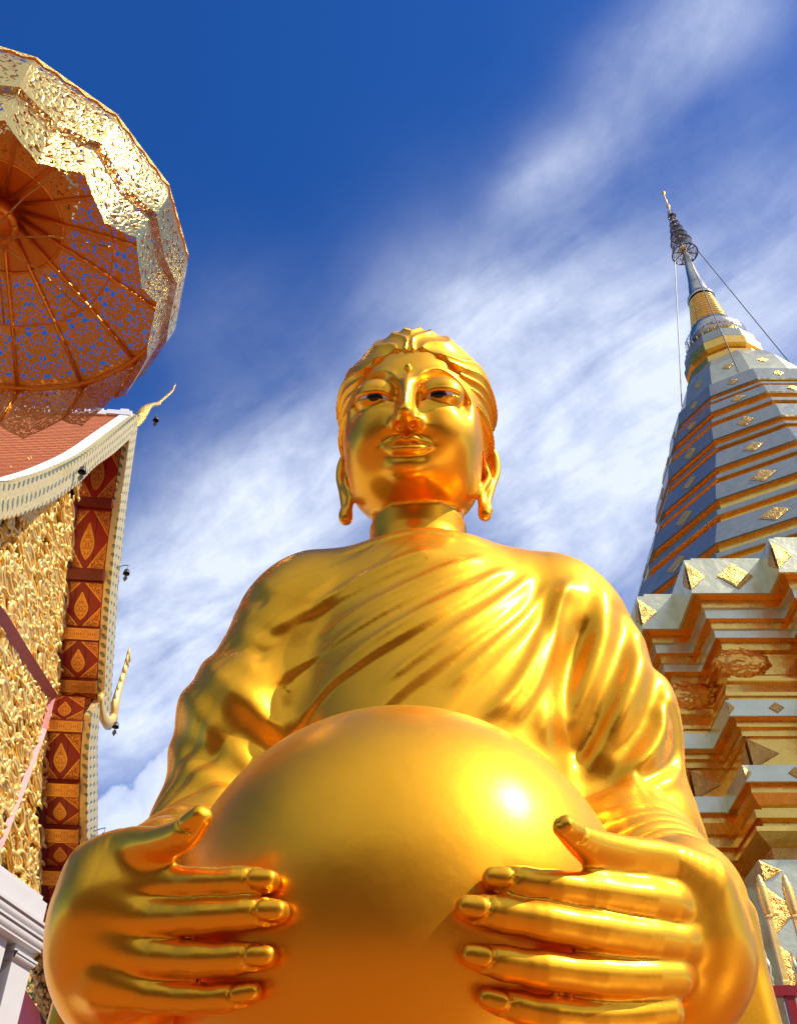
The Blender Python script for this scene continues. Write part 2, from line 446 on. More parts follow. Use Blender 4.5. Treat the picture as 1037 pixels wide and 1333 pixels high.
# ---- hands: joint chains (photo pixel + distance along the view axis), root -> tip
HANDS = {}
def finger(px, offs=(.035, .0235, .0155, .0088, .0060)): return [bowl_at(x, y, o) for (x, y), o in zip(px, offs)]
LO = (.045, .028, .0165, .0088, .0060)
HANDS['left'] = dict(
    fingers=[finger([(140, 1154), (200, 1152), (262, 1150), (318, 1148), (350, 1147)], LO),
             finger([(132, 1194), (198, 1196), (268, 1193), (328, 1189), (362, 1187)], LO),
             finger([(132, 1240), (196, 1246), (260, 1249), (316, 1247), (347, 1245)], LO),
             finger([(140, 1284), (196, 1295), (250, 1300), (298, 1298), (328, 1292)], LO)],
    fr=[[.0120, .0100, .0086, .0082, .0064], [.0122, .0104, .0090, .0085, .0066], [.0120, .0102, .0088, .0080, .0062], [.0112, .0094, .0080, .0072, .0056]],
    thumb=[dep(130, 1132, .590), dep(165, 1104, .580), dep(205, 1098, .562), dep(240, 1086, .550), dep(262, 1064, .545)],
    tr=[.019, .0118, .0098, .0094, .0064],
    palm=[(dep(150, 1180, .578), .028), (dep(148, 1240, .573), .028), (dep(166, 1288, .575), .026), (np.array([-.178, .66, .235]), .034), (np.array([-.188, .74, .262]), .033)],
    wrist=[np.array([-.180, .66, .235]), np.array([-.198, .76, .272]), np.array([-.195, .90, .34]), np.array([-.19, 1.0, .42]), np.array([-.14, 1.0, .66])],
    wr=[.036, .034, .042, .048, .055])
HANDS['right'] = dict(
    fingers=[finger([(866, 1178), (795, 1167), (725, 1156), (672, 1149), (642, 1144)]),
             finger([(874, 1228), (795, 1216), (708, 1200), (646, 1189), (608, 1182)]),
             finger([(872, 1274), (795, 1272), (706, 1262), (648, 1252), (614, 1244)]),
             finger([(864, 1318), (795, 1325), (720, 1320), (668, 1309), (635, 1300)])],
    fr=[[.0122, .0102, .0090, .0084, .0064], [.0126, .0108, .0096, .0090, .0068], [.0122, .0104, .0090, .0082, .0062], [.0112, .0096, .0082, .0074, .0056]],
    thumb=[dep(908, 1150, .580), dep(866, 1122, .572), dep(812, 1111, .557), dep(764, 1099, .542), dep(733, 1077, .530)],
    tr=[.019, .0118, .0100, .0096, .0062],
    palm=[(dep(890, 1195, .585), .026), (dep(897, 1245, .580), .028), (dep(872, 1292, .580), .026), (np.array([.188, .66, .235]), .034), (np.array([.200, .74, .262]), .033)],
    wrist=[np.array([.186, .66, .235]), np.array([.206, .76, .272]), np.array([.215, .90, .34]), np.array([.235, 1.0, .42]), np.array([.22, 1.0, .66])],
    wr=[.036, .034, .042, .048, .055])
def hand_parts(H):
    nails = []
    for f_, r_ in zip(H['fingers'] + [H['thumb']], H['fr'] + [H['tr']]):
        tip, pre = np.array(f_[-1]), np.array(f_[-2])
        ax = tip - pre; ax /= np.linalg.norm(ax)
        c_ = tip * .86 + pre * .14
        view = c_ - BC; view /= np.linalg.norm(view)
        nv = np.array([0, -.85, .15]) if f_ is not H['thumb'] else np.array([0, -.62, .75])
        nrm = view * .75 + nv * .5
        nrm = nrm - ax * (nrm @ ax); nrm /= np.linalg.norm(nrm)
        nails.append((c_, ax, nrm, np.cross(nrm, ax), r_[-2]))
    return nails
def hand_sdf(P, H):
    d = None
    for f_, r_ in zip(H['fingers'], H['fr']):
        pts = catmull(f_, 5); tt = np.linspace(0, 1, len(pts)); rr = np.interp(tt, np.linspace(0, 1, len(f_)), r_) * np.interp(tt, [0, .2, .9, 1], [1, 1.07, 1.05, 1])
        rr = rr - .0004 * np.cos(tt * len(f_) * 2 * math.pi) * (tt < .9)
        e = chain(P, pts, rr)
        d = e if d is None else smin(d, e, .003)
    pal = [p for p, r in H['palm']]; pr = [r for p, r in H['palm']]
    e = chain(P, [pal[0], pal[1], pal[2]], pr[:3], .02)
    e = smin(e, chain(P, [pal[1], pal[3]], [pr[1], pr[3]]), .03)
    e = smin(e, chain(P, [pal[0], pal[3]], [pr[0], pr[3]]), .03)
    e = smin(e, chain(P, [pal[2], pal[3]], [pr[2], pr[3]]), .03)
    e = smin(e, chain(P, H['wrist'][:3], H['wr'][:3]), .02)
    d = smin(d, e, .015)
    pts = catmull(H['thumb'], 5); t = chain(P, pts, np.interp(np.linspace(0, 1, len(pts)), np.linspace(0, 1, 5), H['tr']))
    d = smin(d, t, .012)
    for c_, ax, nr, sd, r in hand_parts(H):
        q = P - c_; a_, b_, s_ = q @ ax, q @ nr, q @ sd
        L, Wd = .0088, r * .74
        rr = np.sqrt((a_ / L) ** 2 + (s_ / Wd) ** 2) ; rr = ((np.abs(a_) / L) ** 3 + (np.abs(s_) / Wd) ** 3) ** (1 / 3.)
        m = (b_ > 0)
        d = d + m * (.0016 * gauss(rr - 1.0, .11) - .0009 * (1 - sstep(.75, 1.0, rr)))
    return d
allV, allQ, off_ = [HEADV], [HEADQ], len(HEADV)
for key, lo, hi in (('left', (-.26, .42, .08), (-.03, .80, .36)), ('right', (.02, .42, .08), (.27, .80, .36))):
    H = HANDS[key]
    v, q = surface_nets(lambda P: hand_sdf(P, H), lo, hi, .0016)
    allV.append(v); allQ.append(q + off_); off_ += len(v)
def inner(P):
    d = scap(P, (.035, 1.03, .76), (.035, 1.03, -.6), .045, .10)
    for H in HANDS.values(): d = smin(d, chain(P, H['wrist'][1:], [x * .8 for x in H['wr'][1:]]), .02)
    for s in (-.06, .13): d = smin(d, scap(P, (s, 1.02, -.1), (s, 1.02, -.90), .06, .045), .03)
    return smin(d, scap(P, (-.14, 1.0, .66), (.22, 1.0, .66), .045, .045), .03)
v, q = surface_nets(inner, (-.28, .70, -.98), (.30, 1.16, .80), .014); allV.append(v); allQ.append(q + off_)
body = quads_mesh('body', np.concatenate(allV) + OFF, np.concatenate(allQ), M['gold'], ST)
hair = quads_mesh('hair', Vh + OFF, Qh, M['hair'], ST)
# eyes
for s in (-1, 1):
    bm = bmesh.new(); bmesh.ops.create_uvsphere(bm, u_segments=32, v_segments=24, radius=1)
    for vv in bm.verts:
        c_ = vv.co; p = from_head((s * EYEC[0] + c_.x * .178, EYEC[1] + c_.y * .169, EYEC[2] - .028 + c_.z * .088))[0] + OFF; vv.co = p
    me = bpy.data.meshes.new('eye'); bm.to_mesh(me); bm.free(); e = finish('eye', me, M['white'], body, True)
    bm = bmesh.new(); bmesh.ops.create_uvsphere(bm, u_segments=24, v_segments=16, radius=1)
    for vv in bm.verts:
        c_ = vv.co; p = from_head((s * EYEC[0] - .005 + c_.x * .080, EYEC[1] + .129 + c_.y * .044, EYEC[2] - .041 + c_.z * .058))[0] + OFF; vv.co = p
    me = bpy.data.meshes.new('iris'); bm.to_mesh(me); bm.free(); finish('iris', me, M['black'], e, True)

# ---- robe
def xz(pl, Y): 
    a = np.array([list(atY(x, y, Y)) for x, y in pl])[:, [0, 2]]; return catmull(a, 5)
FOLDS = []      # (polyline, kind, amplitude, width, y range)
def fold(pl, Y=.885, kind='lip', A=.006, w=.004, L=.03): FOLDS.append((xz(pl, Y), kind, A, w, L))
# chest: cloth pulled from the left armpit up to the far shoulder
fold([(335, 812), (395, 782), (470, 762), (540, 740), (600, 712)], A=.006, w=.003, L=.028)
fold([(330, 885), (395, 843), (470, 818), (540, 789), (610, 752), (650, 718)], A=.008, w=.003, L=.032)
fold([(340, 975), (415, 895), (470, 868), (540, 836), (610, 790), (668, 735), (690, 715)], A=.010, w=.003, L=.032)
fold([(430, 1000), (520, 920), (575, 880), (640, 825), (690, 765), (712, 728)], A=.009, w=.003, L=.028)
fold([(530, 1000), (604, 915), (650, 862), (690, 812), (722, 760), (738, 730)], A=.006, w=.003, L=.022)
fold([(620, 965), (665, 920), (697, 860), (716, 800), (738, 735)], Y=.90, kind='ridge', A=.007, w=.010)
fold([(650, 970), (690, 915), (716, 850), (728, 790), (748, 738)], Y=.90, kind='ridge', A=.005, w=.007)
fold([(705, 990), (722, 900), (733, 830), (752, 760), (768, 745)], Y=.91, kind='ridge', A=.006, w=.014)
fold([(735, 1000), (731, 930), (738, 880), (757, 830), (768, 800)], Y=.92, kind='crease', A=.007, w=.014)
for pl_ in ([(395, 818), (470, 790), (540, 765), (612, 730), (640, 712)], [(420, 868), (480, 842), (550, 808), (620, 765), (672, 722)], [(480, 910), (545, 868), (615, 815), (670, 762), (702, 722)],
            [(570, 918), (628, 865), (680, 805), (712, 752), (724, 728)], [(400, 770), (460, 748), (520, 730), (575, 716)]):
    fold(pl_, kind='ridge', A=.0028, w=.0065)
for i, dy in enumerate((0, 7, 14)):
    fold([(430, 712 + dy), (500, 706 + dy * .8), (560, 705 + dy * .7), (640, 712 + dy)], Y=.93, kind='ridge', A=.0022, w=.004)
# left shoulder and sleeve
fold([(312, 768), (330, 785), (350, 806)], Y=.95, kind='crease', A=.0035, w=.010)
fold([(290, 835), (320, 855), (352, 872)], Y=.94, kind='crease', A=.004, w=.011)
fold([(350, 806), (352, 835), (352, 872), (362, 905), (362, 940)], Y=.92, kind='crease', A=.004, w=.016)
fold([(235, 790), (270, 865), (318, 922), (385, 965)], Y=.93, kind='ridge', A=.0055, w=.015)
fold([(210, 850), (252, 925), (298, 975), (355, 1020)], Y=.93, kind='ridge', A=.0055, w=.015)
fold([(190, 920), (232, 980), (270, 1018), (320, 1055)], Y=.92, kind='ridge', A=.005, w=.014)
# right sleeve
fold([(776, 752), (790, 790), (775, 850), (750, 920), (735, 990)], Y=.93, kind='ridge', A=.0065, w=.018)
fold([(795, 770), (812, 810), (800, 870), (770, 950), (745, 1020)], Y=.93, kind='crease', A=.0065, w=.014)
fold([(812, 785), (832, 830), (825, 890), (795, 960), (760, 1030)], Y=.93, kind='ridge', A=.0065, w=.018)
fold([(835, 820), (852, 880), (835, 945), (795, 1010), (770, 1050)], Y=.94, kind='crease', A=.0065, w=.014)
fold([(850, 850), (865, 900), (862, 950), (830, 1000), (790, 1040)], Y=.94, kind='ridge', A=.008, w=.017)
fold([(870, 910), (880, 960), (862, 1000), (820, 1030)], Y=.93, kind='crease', A=.007, w=.008)
LW, RW = HANDS['left'], HANDS['right']
def sleeve_folds(P, a, b, ph):
    a = np.array(a); b = np.array(b); ab = b - a; L = np.linalg.norm(ab); t = ((P - a) @ ab) / L
    side = (P[:, 0] - a[0])
    u = t / L
    w = sstep(-.1, .3, u) * (1 - sstep(1.05, 1.2, u))
    s = t * 78 + 3 * side * 8 + 1.1 * np.sin(side * 30 + ph + t * 20) + ph
    return w * .0046 * (1 - np.abs(np.sin(s)) ** 1.0 * 1.3)
def robe_sdf(P):
    x, y, z = P.T
    cx = .045
    d = sell(P, (cx, 1.01, .56), (.175, .145, .27))
    d = smin(d, sell(P, (cx, 1.0, .22), (.18, .15, .30)), .10)
    d = smin(d, scap(P, (cx, 1.01, .25), (cx, 1.01, -.30), .16, .17), .08)
    d = smin(d, chain(P, [(-.105, 1.0, .728), (cx - .01, 1.01, .722), (.19, 1.0, .726)], [.078, .085, .076], .05), .06)
    d = smin(d, scap(P, (.035, 1.005, .728), (.035, 1.01, .738), .094, .080), .05)
    la = chain(P, [(-.130, 1.0, .690), (-.172, 1.0, .555), (-.185, 1.0, .42)], [.078, .078, .076], .03)
    la = smin(la, chain(P, [(-.185, 1.0, .41), (-.200, .86, .325), (-.202, .775, .275)], [.070, .062, .050]), .05)
    ra = chain(P, [(.212, 1.0, .693), (.236, 1.0, .555), (.238, 1.0, .42)], [.080, .080, .078], .03)
    ra = smin(ra, chain(P, [(.238, 1.0, .41), (.222, .86, .325), (.212, .765, .275)], [.072, .064, .052]), .05)
    la = la + sleeve_folds(P, (-.185, 1.0, .41), (-.202, .76, .27), 0.3)
    ra = ra + sleeve_folds(P, (.238, 1.0, .41), (.212, .76, .27), 1.4)
    # cloth hanging from the forearms
    for sx in (-1, 1):
        c_ = np.array([-.216 if sx < 0 else .238, .86, 0.0])
        q = np.abs(P - c_) - np.array([.022, .10, .26]); 
        hang = np.linalg.norm(np.maximum(q, 0), axis=1) + np.minimum(q.max(1), 0) - .014 + .004 * np.sin(y * 90 + sx) * sstep(.25, .0, z)
        if sx < 0: la = smin(la, hang, .03)
        else: ra = smin(ra, hang, .03)
    d = smin(d, la, .030); d = smin(d, ra, .026)
    # folds carried by the cloth that faces forward
    fr = sstep(1.06, .99, y)
    h = np.zeros(len(P))
    m = (np.abs(d) < .03) & (fr > 0) & (z > .28)
    if m.any():
        X, Z = x[m], z[m]; hh = np.zeros(m.sum())
        for pl, kind, A, w, L in FOLDS:
            lo, hi_ = pl.min(0) - .12, pl.max(0) + .12
            k = (X > lo[0]) & (X < hi_[0]) & (Z > lo[1]) & (Z < hi_[1])
            if not k.any(): continue
            dist, side, run = poly_sd(X[k], Z[k], pl)
            ends = (sstep(0, .10, run) * sstep(1, .72, run)) if kind == 'lip' else (sstep(0, .16, run) * sstep(1, .84, run))
            fade = np.where((run <= 0) | (run >= 1), 0, 1)
            s = dist * side
            if kind == 'ridge': v = gauss(dist, w) * A
            elif kind == 'crease': v = -gauss(dist, w) * A * .8 + .35 * A * gauss(dist - 1.9 * w, w)
            else: v = A * .50 * np.exp(-np.maximum(s, 0) / (L * 1.8)) * sstep(-.006, .006, s) * (dist < .12)
            hh[k] += v * ends * fade
        h[m] = hh
    d = d - h * fr
    d = d + .0012 * np.sin(x * 31 + z * 17) * np.sin(z * 23 - x * 9)
    # neck opening
    q = np.hypot((x - .033) , (y - .985)) - .0725
    d = smax(d, -np.maximum(q, .748 - z), .006)
    return d
V, Q = surface_nets(robe_sdf, (-.29, .72, -.28), (.35, 1.20, .86), .0032)
quads_mesh('robe', V + OFF, Q, M['robe'], ST)
def skirt(P):
    x, y, z = P.T; an = np.arctan2(x - .045, 1.01 - y)
    r = np.hypot((x - .045) / 1.12, y - 1.01)
    d = r - (.168 - .012 * (z + .3)) - .006 * np.sin(an * 9 + z * 3) * sstep(-.2, -.5, z)
    return np.maximum(d, np.abs(z + .56) - .30) * .9
V, Q = surface_nets(skirt, (-.24, .76, -.90), (.34, 1.26, -.22), .011)
quads_mesh('lower_robe', V + OFF, Q, M['robe'], ST)

# alms bowl held in the hands
bv, bf = [], []; nu, nvv = 96, 64; TH0 = math.asin(.062 / BR)
prof = [(BR * math.sin(t), BR * math.cos(t)) for t in np.linspace(TH0, math.pi - .02, nvv)]
rim = [(.048, BR * .80), (.054, BR * math.cos(TH0) - .004), (.057, BR * math.cos(TH0) - .001), (.060, BR * math.cos(TH0))]
inn = [(.147 * math.sin(t), .147 * math.cos(t)) for t in np.linspace(math.pi - .02, math.asin(.05 / .147), 24)]
pp = inn + rim[1:] + prof
for r, zz in pp:
    for i in range(nu):
        a = 2 * math.pi * i / nu
        bv.append((BC[0] + r * math.cos(a), BC[1] + r * math.sin(a), BC[2] + zz + CZ))
for j in range(len(pp) - 1):
    for i in range(nu):
        bf.append((j * nu + i, j * nu + (i + 1) % nu, (j + 1) * nu + (i + 1) % nu, (j + 1) * nu + i)[::-1])
o = mesh_obj('alms_bowl', bv, bf, M['bowl']); tag(o, 'large smooth round golden bowl held between the statue\'s two hands', 'bowl')
# pedestal
pv, pf = [], []
pr = [(.42, 0), (.42, .08), (.40, .10), (.36, .12), (.34, .18), (.34, .36), (.36, .42), (.39, .46), (.39, .52), (.37, .55), (0.001, .55)]
for r, zz in pr:
    for i in range(8):
        a = 2 * math.pi * (i + .5) / 8; pv.append((.035 + r * math.cos(a), 1.0 + r * math.sin(a), zz))
for j in range(len(pr) - 1):
    for i in range(8): pf.append((j * 8 + i, j * 8 + (i + 1) % 8, (j + 1) * 8 + (i + 1) % 8, (j + 1) * 8 + i))
o = mesh_obj('pedestal', pv, pf, M['bowl'], smooth=False); tag(o, 'octagonal golden pedestal under the feet of the standing Buddha', 'pedestal')
# ------------------------------------------------------------------ more materials
def foil(name, base, rough=.14, wave=.35, scale=1.3, bump=.25, metal=1.0):
    """thin hammered metal sheet with a little buckling"""
    m, n = mat(name)
    co = n.node('ShaderNodeTexCoord').outputs['Object']
    a = n.noise(co, scale, 3, .5); b = n.noise(co, scale * 6, 4, .6); c = n.noise(co, scale * 40, 3, .6)
    cc_ = n.mix(b, base, tuple(x * .72 for x in base))
    h = n.math('ADD', n.math('MULTIPLY', a, 1.0), n.math('ADD', n.math('MULTIPLY', b, .22), n.math('MULTIPLY', c, .012)))
    bp = n.node('ShaderNodeBump', ins={'Strength': bump, 'Distance': wave, 'Height': h}).outputs[0]
    p = n.node('ShaderNodeBsdfPrincipled', ins={'Base Color': cc_, 'Metallic': metal, 'Roughness': n.math('ADD', rough, n.math('MULTIPLY', c, .12)), 'Normal': bp})
    out(n, p.outputs[0]); return m
M['sheet'] = foil('sky_paled_gold_sheet', (.76, .72, .46), .26, .12, metal=.85)  # gold sheet with the pale sky it reflects put into its colour
M['blue_sheet'] = foil('sky_tinted_gold_sheet', (.42, .43, .35), .24, .14, metal=.70)  # same gold sheet, greyed in colour for the sky its facets reflect
M['rich'] = foil('rich_gold_sheet', (1.0, .60, .12), .20, .07, 2.0)  # same gold, richer in colour for the orange reflections of the recesses
M['relief'] = gold('gold_relief', base=(1.0, .62, .18), dark=(.50, .27, .05), rough=.26, scale=80, bump=1.0, vary=.45, dist=.012, metal=.8)
M['carved'] = gold('carved_gold', base=(1.0, .74, .24), dark=(.88, .50, .10), rough=.28, scale=30, bump=.3, vary=.3, metal=.60)
M['mask'] = gold('embossed_gold', base=(1.0, .52, .10), dark=(.75, .32, .04), rough=.24, scale=30, bump=.4, vary=.3)
M['steel'] = plain('silver_brass', (.62, .58, .46), .25, metal=1.0, var=.2)
M['wire'] = plain('dark_wire', (.05, .05, .05), .4, metal=.6)
M['stone'] = plain('white_stone', (.50, .48, .46), .65, var=.06, scale=9, bump=.15)
M['redwood'] = plain('dark_red_timber', (.20, .018, .010), .42, var=.3, scale=6)
M['redpaint'] = plain('red_paint', (.30, .006, .008), .35, var=.15)
M['pink'] = plain('faded_red_beam', (.50, .14, .12), .5, var=.2, scale=10)
M['green'] = plain('green_glass', (.01, .12, .05), .15, var=.3)
M['white'] = M['white']; M['whitewash'] = plain('white_plaster', (.80, .80, .80), .6, var=.05)
M['bell'] = plain('old_bronze', (.09, .08, .07), .4, metal=.7)

def lathe(name, prof, c, mat_, parent=None, seg=24, rot=0.0, smooth=True, axis=None, sx=1.0, matidx=None, mats=None):
    """profile [(r, z)] turned round a vertical line through c"""
    V = []; Fc = []; mi = []
    for r, z in prof:
        for i in range(seg):
            a = 2 * math.pi * i / seg + rot
            V.append((c[0] + r * math.cos(a), c[1] + r * math.sin(a), c[2] + z))
    for j in range(len(prof) - 1):
        for i in range(seg):
            Fc.append((j * seg + i, j * seg + (i + 1) % seg, (j + 1) * seg + (i + 1) % seg, (j + 1) * seg + i))
            if matidx: mi.append(matidx[j])
    return mesh_obj(name, V, Fc, mat_, parent, smooth, mats, mi if matidx else None)
def tube_data(pts, rad, seg=10, flat=1.0):
    pts = [np.array(p, float) for p in pts]; V = []; Fc = []
    n0 = None
    for i, p in enumerate(pts):
        t = (pts[min(i + 1, len(pts) - 1)] - pts[max(i - 1, 0)]); t /= np.linalg.norm(t) + 1e-12
        if n0 is None: n0 = np.cross(t, (0, 0, 1) if abs(t[2]) < .9 else (1, 0, 0))
        n0 = n0 - t * (n0 @ t); n0 /= np.linalg.norm(n0); b = np.cross(t, n0)
        r = rad[i] if hasattr(rad, '__len__') else rad
        for k in range(seg):
            a = 2 * math.pi * k / seg; V.append(p + r * (math.cos(a) * n0 * flat + math.sin(a) * b))
    m = len(pts)
    for i in range(m - 1):
        for k in range(seg): Fc.append((i * seg + k, i * seg + (k + 1) % seg, (i + 1) * seg + (k + 1) % seg, (i + 1) * seg + k))
    Fc.append(tuple(range(seg))[::-1]); Fc.append(tuple((m - 1) * seg + k for k in range(seg)))
    return V, Fc
class MB:
    def __init__(s): s.V = []; s.F = []
    def add(s, V, Fc):
        o_ = len(s.V); s.V += [tuple(v) for v in V]; s.F += [tuple(i + o_ for i in f) for f in Fc]; return s
    def tube(s, pts, rad, seg=8, flat=1.0): return s.add(*tube_data(pts, rad, seg, flat))
    def box(s, c, h, U=(1, 0, 0), Vv=(0, 1, 0), Wv=(0, 0, 1)):
        c = np.array(c, float); U, Vv, Wv = [np.array(x, float) for x in (U, Vv, Wv)]
        P_ = [c + U * h[0] * a + Vv * h[1] * b + Wv * h[2] * d for a in (-1, 1) for b in (-1, 1) for d in (-1, 1)]
        return s.add(P_, [(0, 1, 3, 2), (4, 6, 7, 5), (0, 4, 5, 1), (2, 3, 7, 6), (0, 2, 6, 4), (1, 5, 7, 3)])
    def build(s, name, mat_, parent=None, smooth=False):
        V = [(v[0], v[1], v[2] + CZ) for v in s.V]
        return mesh_obj(name, V, s.F, mat_, parent, smooth)
rnd = random.Random(7)
def carve(t, z):
    """scroll carving, t,z arrays (metres)"""
    x = t / 2.3; best = np.full(x.shape, 9.); sec = best.copy(); cxx = np.zeros(x.shape); czz = cxx.copy(); hand = cxx.copy()
    g_ = .20
    i0 = np.floor(x / g_).astype(int); j0 = np.floor(z / g_).astype(int)
    for di in (-1, 0, 1):
        for dj in (-1, 0, 1):
            i, j = i0 + di, j0 + dj
            hsh = np.sin(i * 127.1 + j * 311.7) * 43758.5; hx = hsh - np.floor(hsh)
            hsh = np.sin(i * 269.5 + j * 183.3) * 24634.6; hz = hsh - np.floor(hsh)
            cx_, cz_ = (i + .15 + .7 * hx) * g_, (j + .15 + .7 * hz) * g_
            d = np.hypot(x - cx_, z - cz_)
            m1 = d < best; sec = np.where(m1, best, np.minimum(sec, d))
            cxx = np.where(m1, cx_, cxx); czz = np.where(m1, cz_, czz); hand = np.where(m1, np.where(hx + hz > 1, 1., -1.), hand); best = np.where(m1, d, best)
    ph = np.arctan2(z - czz, x - cxx) * hand
    rad = best / .085
    arm = np.cos(ph - 7.5 * np.sqrt(rad + .02))                       # volute
    lobes = np.cos(5 * ph + 9 * rad) * sstep(.5, 1.0, rad)
    h = .016 * np.sign(arm) * np.abs(arm) ** .6 + .012 * lobes + .020 * np.exp(-(best / .018) ** 2) - .017 - .040 * sstep(.016, .0, sec - best)
    h += .008 * np.sin(x * 95 + 3 * np.sin(z * 40)) * np.sin(z * 88 + 2 * np.sin(x * 50))
    return h

# ------------------------------------------------------------------ great stupa
CH = np.array([6.43, 12.0]); CS = np.array([6.33, 12.0])
stupa = empty('stupa', (6.43, 12.0, 0), 'tall golden stupa with many sided tiers and a tapering spire behind the statue', 'stupa')
# redented base: quadrant corners, anticlockwise in |x|,|y|
q1 = [(4.88, 0), (4.88, 2.84), (4.55, 2.84), (4.55, 3.59), (3.95, 3.59), (3.95, 3.95), (3.59, 3.95), (3.59, 4.55), (2.84, 4.55), (2.84, 4.88), (0, 4.88)]
def ring_poly(o):
    P_ = []
    for sx, sy, rev in ((1, 1, 0), (-1, 1, 1), (-1, -1, 0), (1, -1, 1)):
        s_ = []
        for x, y in q1:
            xx = (x + o) if x > 0 else 0; yy = (y + o) if y > 0 else 0
            s_.append((sx * xx, sy * yy))
        s_ = s_[::-1] if rev else s_
        P_ += s_[:-1]
    return P_
def base_seg(name, prof, mat_):
    """prof: [(outset, z)] from the top down"""
    V = []; Fc = []; n_ = None
    for o, z in prof:
        pl = ring_poly(o); n_ = len(pl)
        V += [(CH[0] + x, CH[1] + y, z + CZ) for x, y in pl]
    for j in range(len(prof) - 1):
        for i in range(n_): Fc.append((j * n_ + i, (j + 1) * n_ + i, (j + 1) * n_ + (i + 1) % n_, j * n_ + (i + 1) % n_))
    return mesh_obj(name, V, Fc, mat_, stupa, smooth=False)
def capseg(name, prof, mat_):
    o = base_seg(name, prof, mat_); return o
base_seg('roof_sheet', [(-1.9, 6.30), (-.12, 6.16), (-.12, 6.06)], M['sheet'])
base_seg('frieze', [(-.12, 6.06), (0, 6.04), (0, 5.63), (-.02, 5.625)], M['sheet'])
base_seg('cornice', [(-.02, 5.625), (-.10, 5.62), (-.10, 5.53)], M['rich'])
base_seg('moulding', [(-.10, 5.53), (-.125, 5.52), (-.125, 5.42)], M['sheet'])
base_seg('moulding', [(-.125, 5.42), (-.17, 5.41), (-.17, 5.33)], M['rich'])
base_seg('moulding', [(-.17, 5.33), (-.19, 5.32), (-.19, 5.24)], M['sheet'])
base_seg('upper_wall', [(-.19, 5.24), (-.25, 5.23), (-.25, 5.14), (-.30, 5.12), (-.30, 4.90), (-.26, 4.86), (-.26, 4.82), (-.20, 4.80), (-.20, 4.77), (-.23, 4.76)], M['rich'])
base_seg('moulding', [(-.23, 4.76), (-.16, 4.70), (-.12, 4.60), (-.115, 4.56), (-.14, 4.55), (-.14, 4.51)], M['rich'])
base_seg('band', [(-.14, 4.51), (-.09, 4.50), (-.09, 4.34), (-.10, 4.335)], M['sheet'])
base_seg('moulding', [(-.10, 4.335), (-.16, 4.33), (-.16, 4.27), (-.20, 4.26), (-.20, 4.20)], M['rich'])
base_seg('lower_wall', [(-.20, 4.20), (-.23, 4.19), (-.23, 3.90), (-.20, 3.88)], M['rich'])
base_seg('band', [(-.20, 3.88), (-.08, 3.86), (-.08, 3.71), (-.09, 3.705)], M['sheet'])
base_seg('moulding', [(-.09, 3.705), (-.13, 3.70), (-.12, 3.63), (-.17, 3.55), (-.20, 3.53), (-.20, 3.49), (-.10, 3.47), (-.10, 3.40), (-.16, 3.39), (-.16, 3.33)], M['rich'])
base_seg('moulding', [(-.16, 3.33), (-.06, 3.31), (-.06, 3.27), (-.13, 3.22), (-.19, 3.18)], M['rich'])
base_seg('carved_band', [(-.19, 3.18), (-.19, 3.05), (-.16, 3.02)], M['relief'])
base_seg('plinth', [(-.16, 3.02), (.02, 3.0), (.02, 2.82), (.06, 2.81), (.06, 2.40), (.10, 2.39), (.10, 1.95), (.14, 1.94), (.14, -.55)], M['sheet'])
base_seg('step', [(.14, -.55), (.45, -.56), (.45, -1.02), (.85, -1.03), (.85, -1.5)], M['stone'])
# ornament patches
def patch(mb, c, u, v, nrm, su, sv, shape='diamond', lift=.012, N_=12, seed=0):
    rr = np.random.RandomState(seed); ph = rr.rand(6) * 6.28
    c, u, v, nrm = [np.array(x, float) for x in (c, u, v, nrm)]; V = []; idx = {}
    for i in range(N_ + 1):
        for j in range(N_ + 1):
            a = i / N_ * 2 - 1; b = j / N_ * 2 - 1
            if shape == 'diamond': x, y = (a + b) / 2, (a - b) / 2; e = 1 - max(abs(a), abs(b))
            elif shape == 'tri_l': x, y = (a + 1) / 2, b * (1 - (a + 1) / 2); e = min(1 - abs(b), 1 - (a + 1) / 2)
            elif shape == 'tri_r': x, y = -(a + 1) / 2, b * (1 - (a + 1) / 2); e = min(1 - abs(b), 1 - (a + 1) / 2)
            else:
                rr_ = max(abs(a), abs(b)); l = math.hypot(a, b) or 1; x, y = a / l * rr_, b / l * rr_; e = 1 - rr_
                wob = 1 + .10 * math.cos(8 * math.atan2(y, x)); x *= wob; y *= wob
            h = lift * (.4 + .35 * math.sin(x * 17 + ph[0]) * math.cos(y * 19 + ph[1]) + .5 * abs(math.sin(9 * math.hypot(x, y) + ph[2])) + .3 * rr.rand()) * min(1, e * 6) + .003
            V.append(c + u * su * x + v * sv * y + nrm * h)
    Fc = [(i * (N_ + 1) + j, (i + 1) * (N_ + 1) + j, (i + 1) * (N_ + 1) + j + 1, i * (N_ + 1) + j + 1) for i in range(N_) for j in range(N_)]
    mb.add(V, Fc); return mb
X_, Y_, Z_ = np.array([1., 0, 0]), np.array([0, 1., 0]), np.array([0, 0, 1.])
def orn(c, u, v, nrm, su, sv, shape='diamond', lift=.012, N_=12):
    m = MB(); patch(m, c, u, v, nrm, su, sv, shape, lift, N_, rnd.randint(0, 9999)); return m.build('ornament', M['relief'], stupa, True)
xb = CH[0] - 3.59; yb = CH[1] - 4.55; xa = CH[0] - 2.84; ya = CH[1] - 4.88; xc = CH[0] - 3.95; yc = CH[1] - 3.95
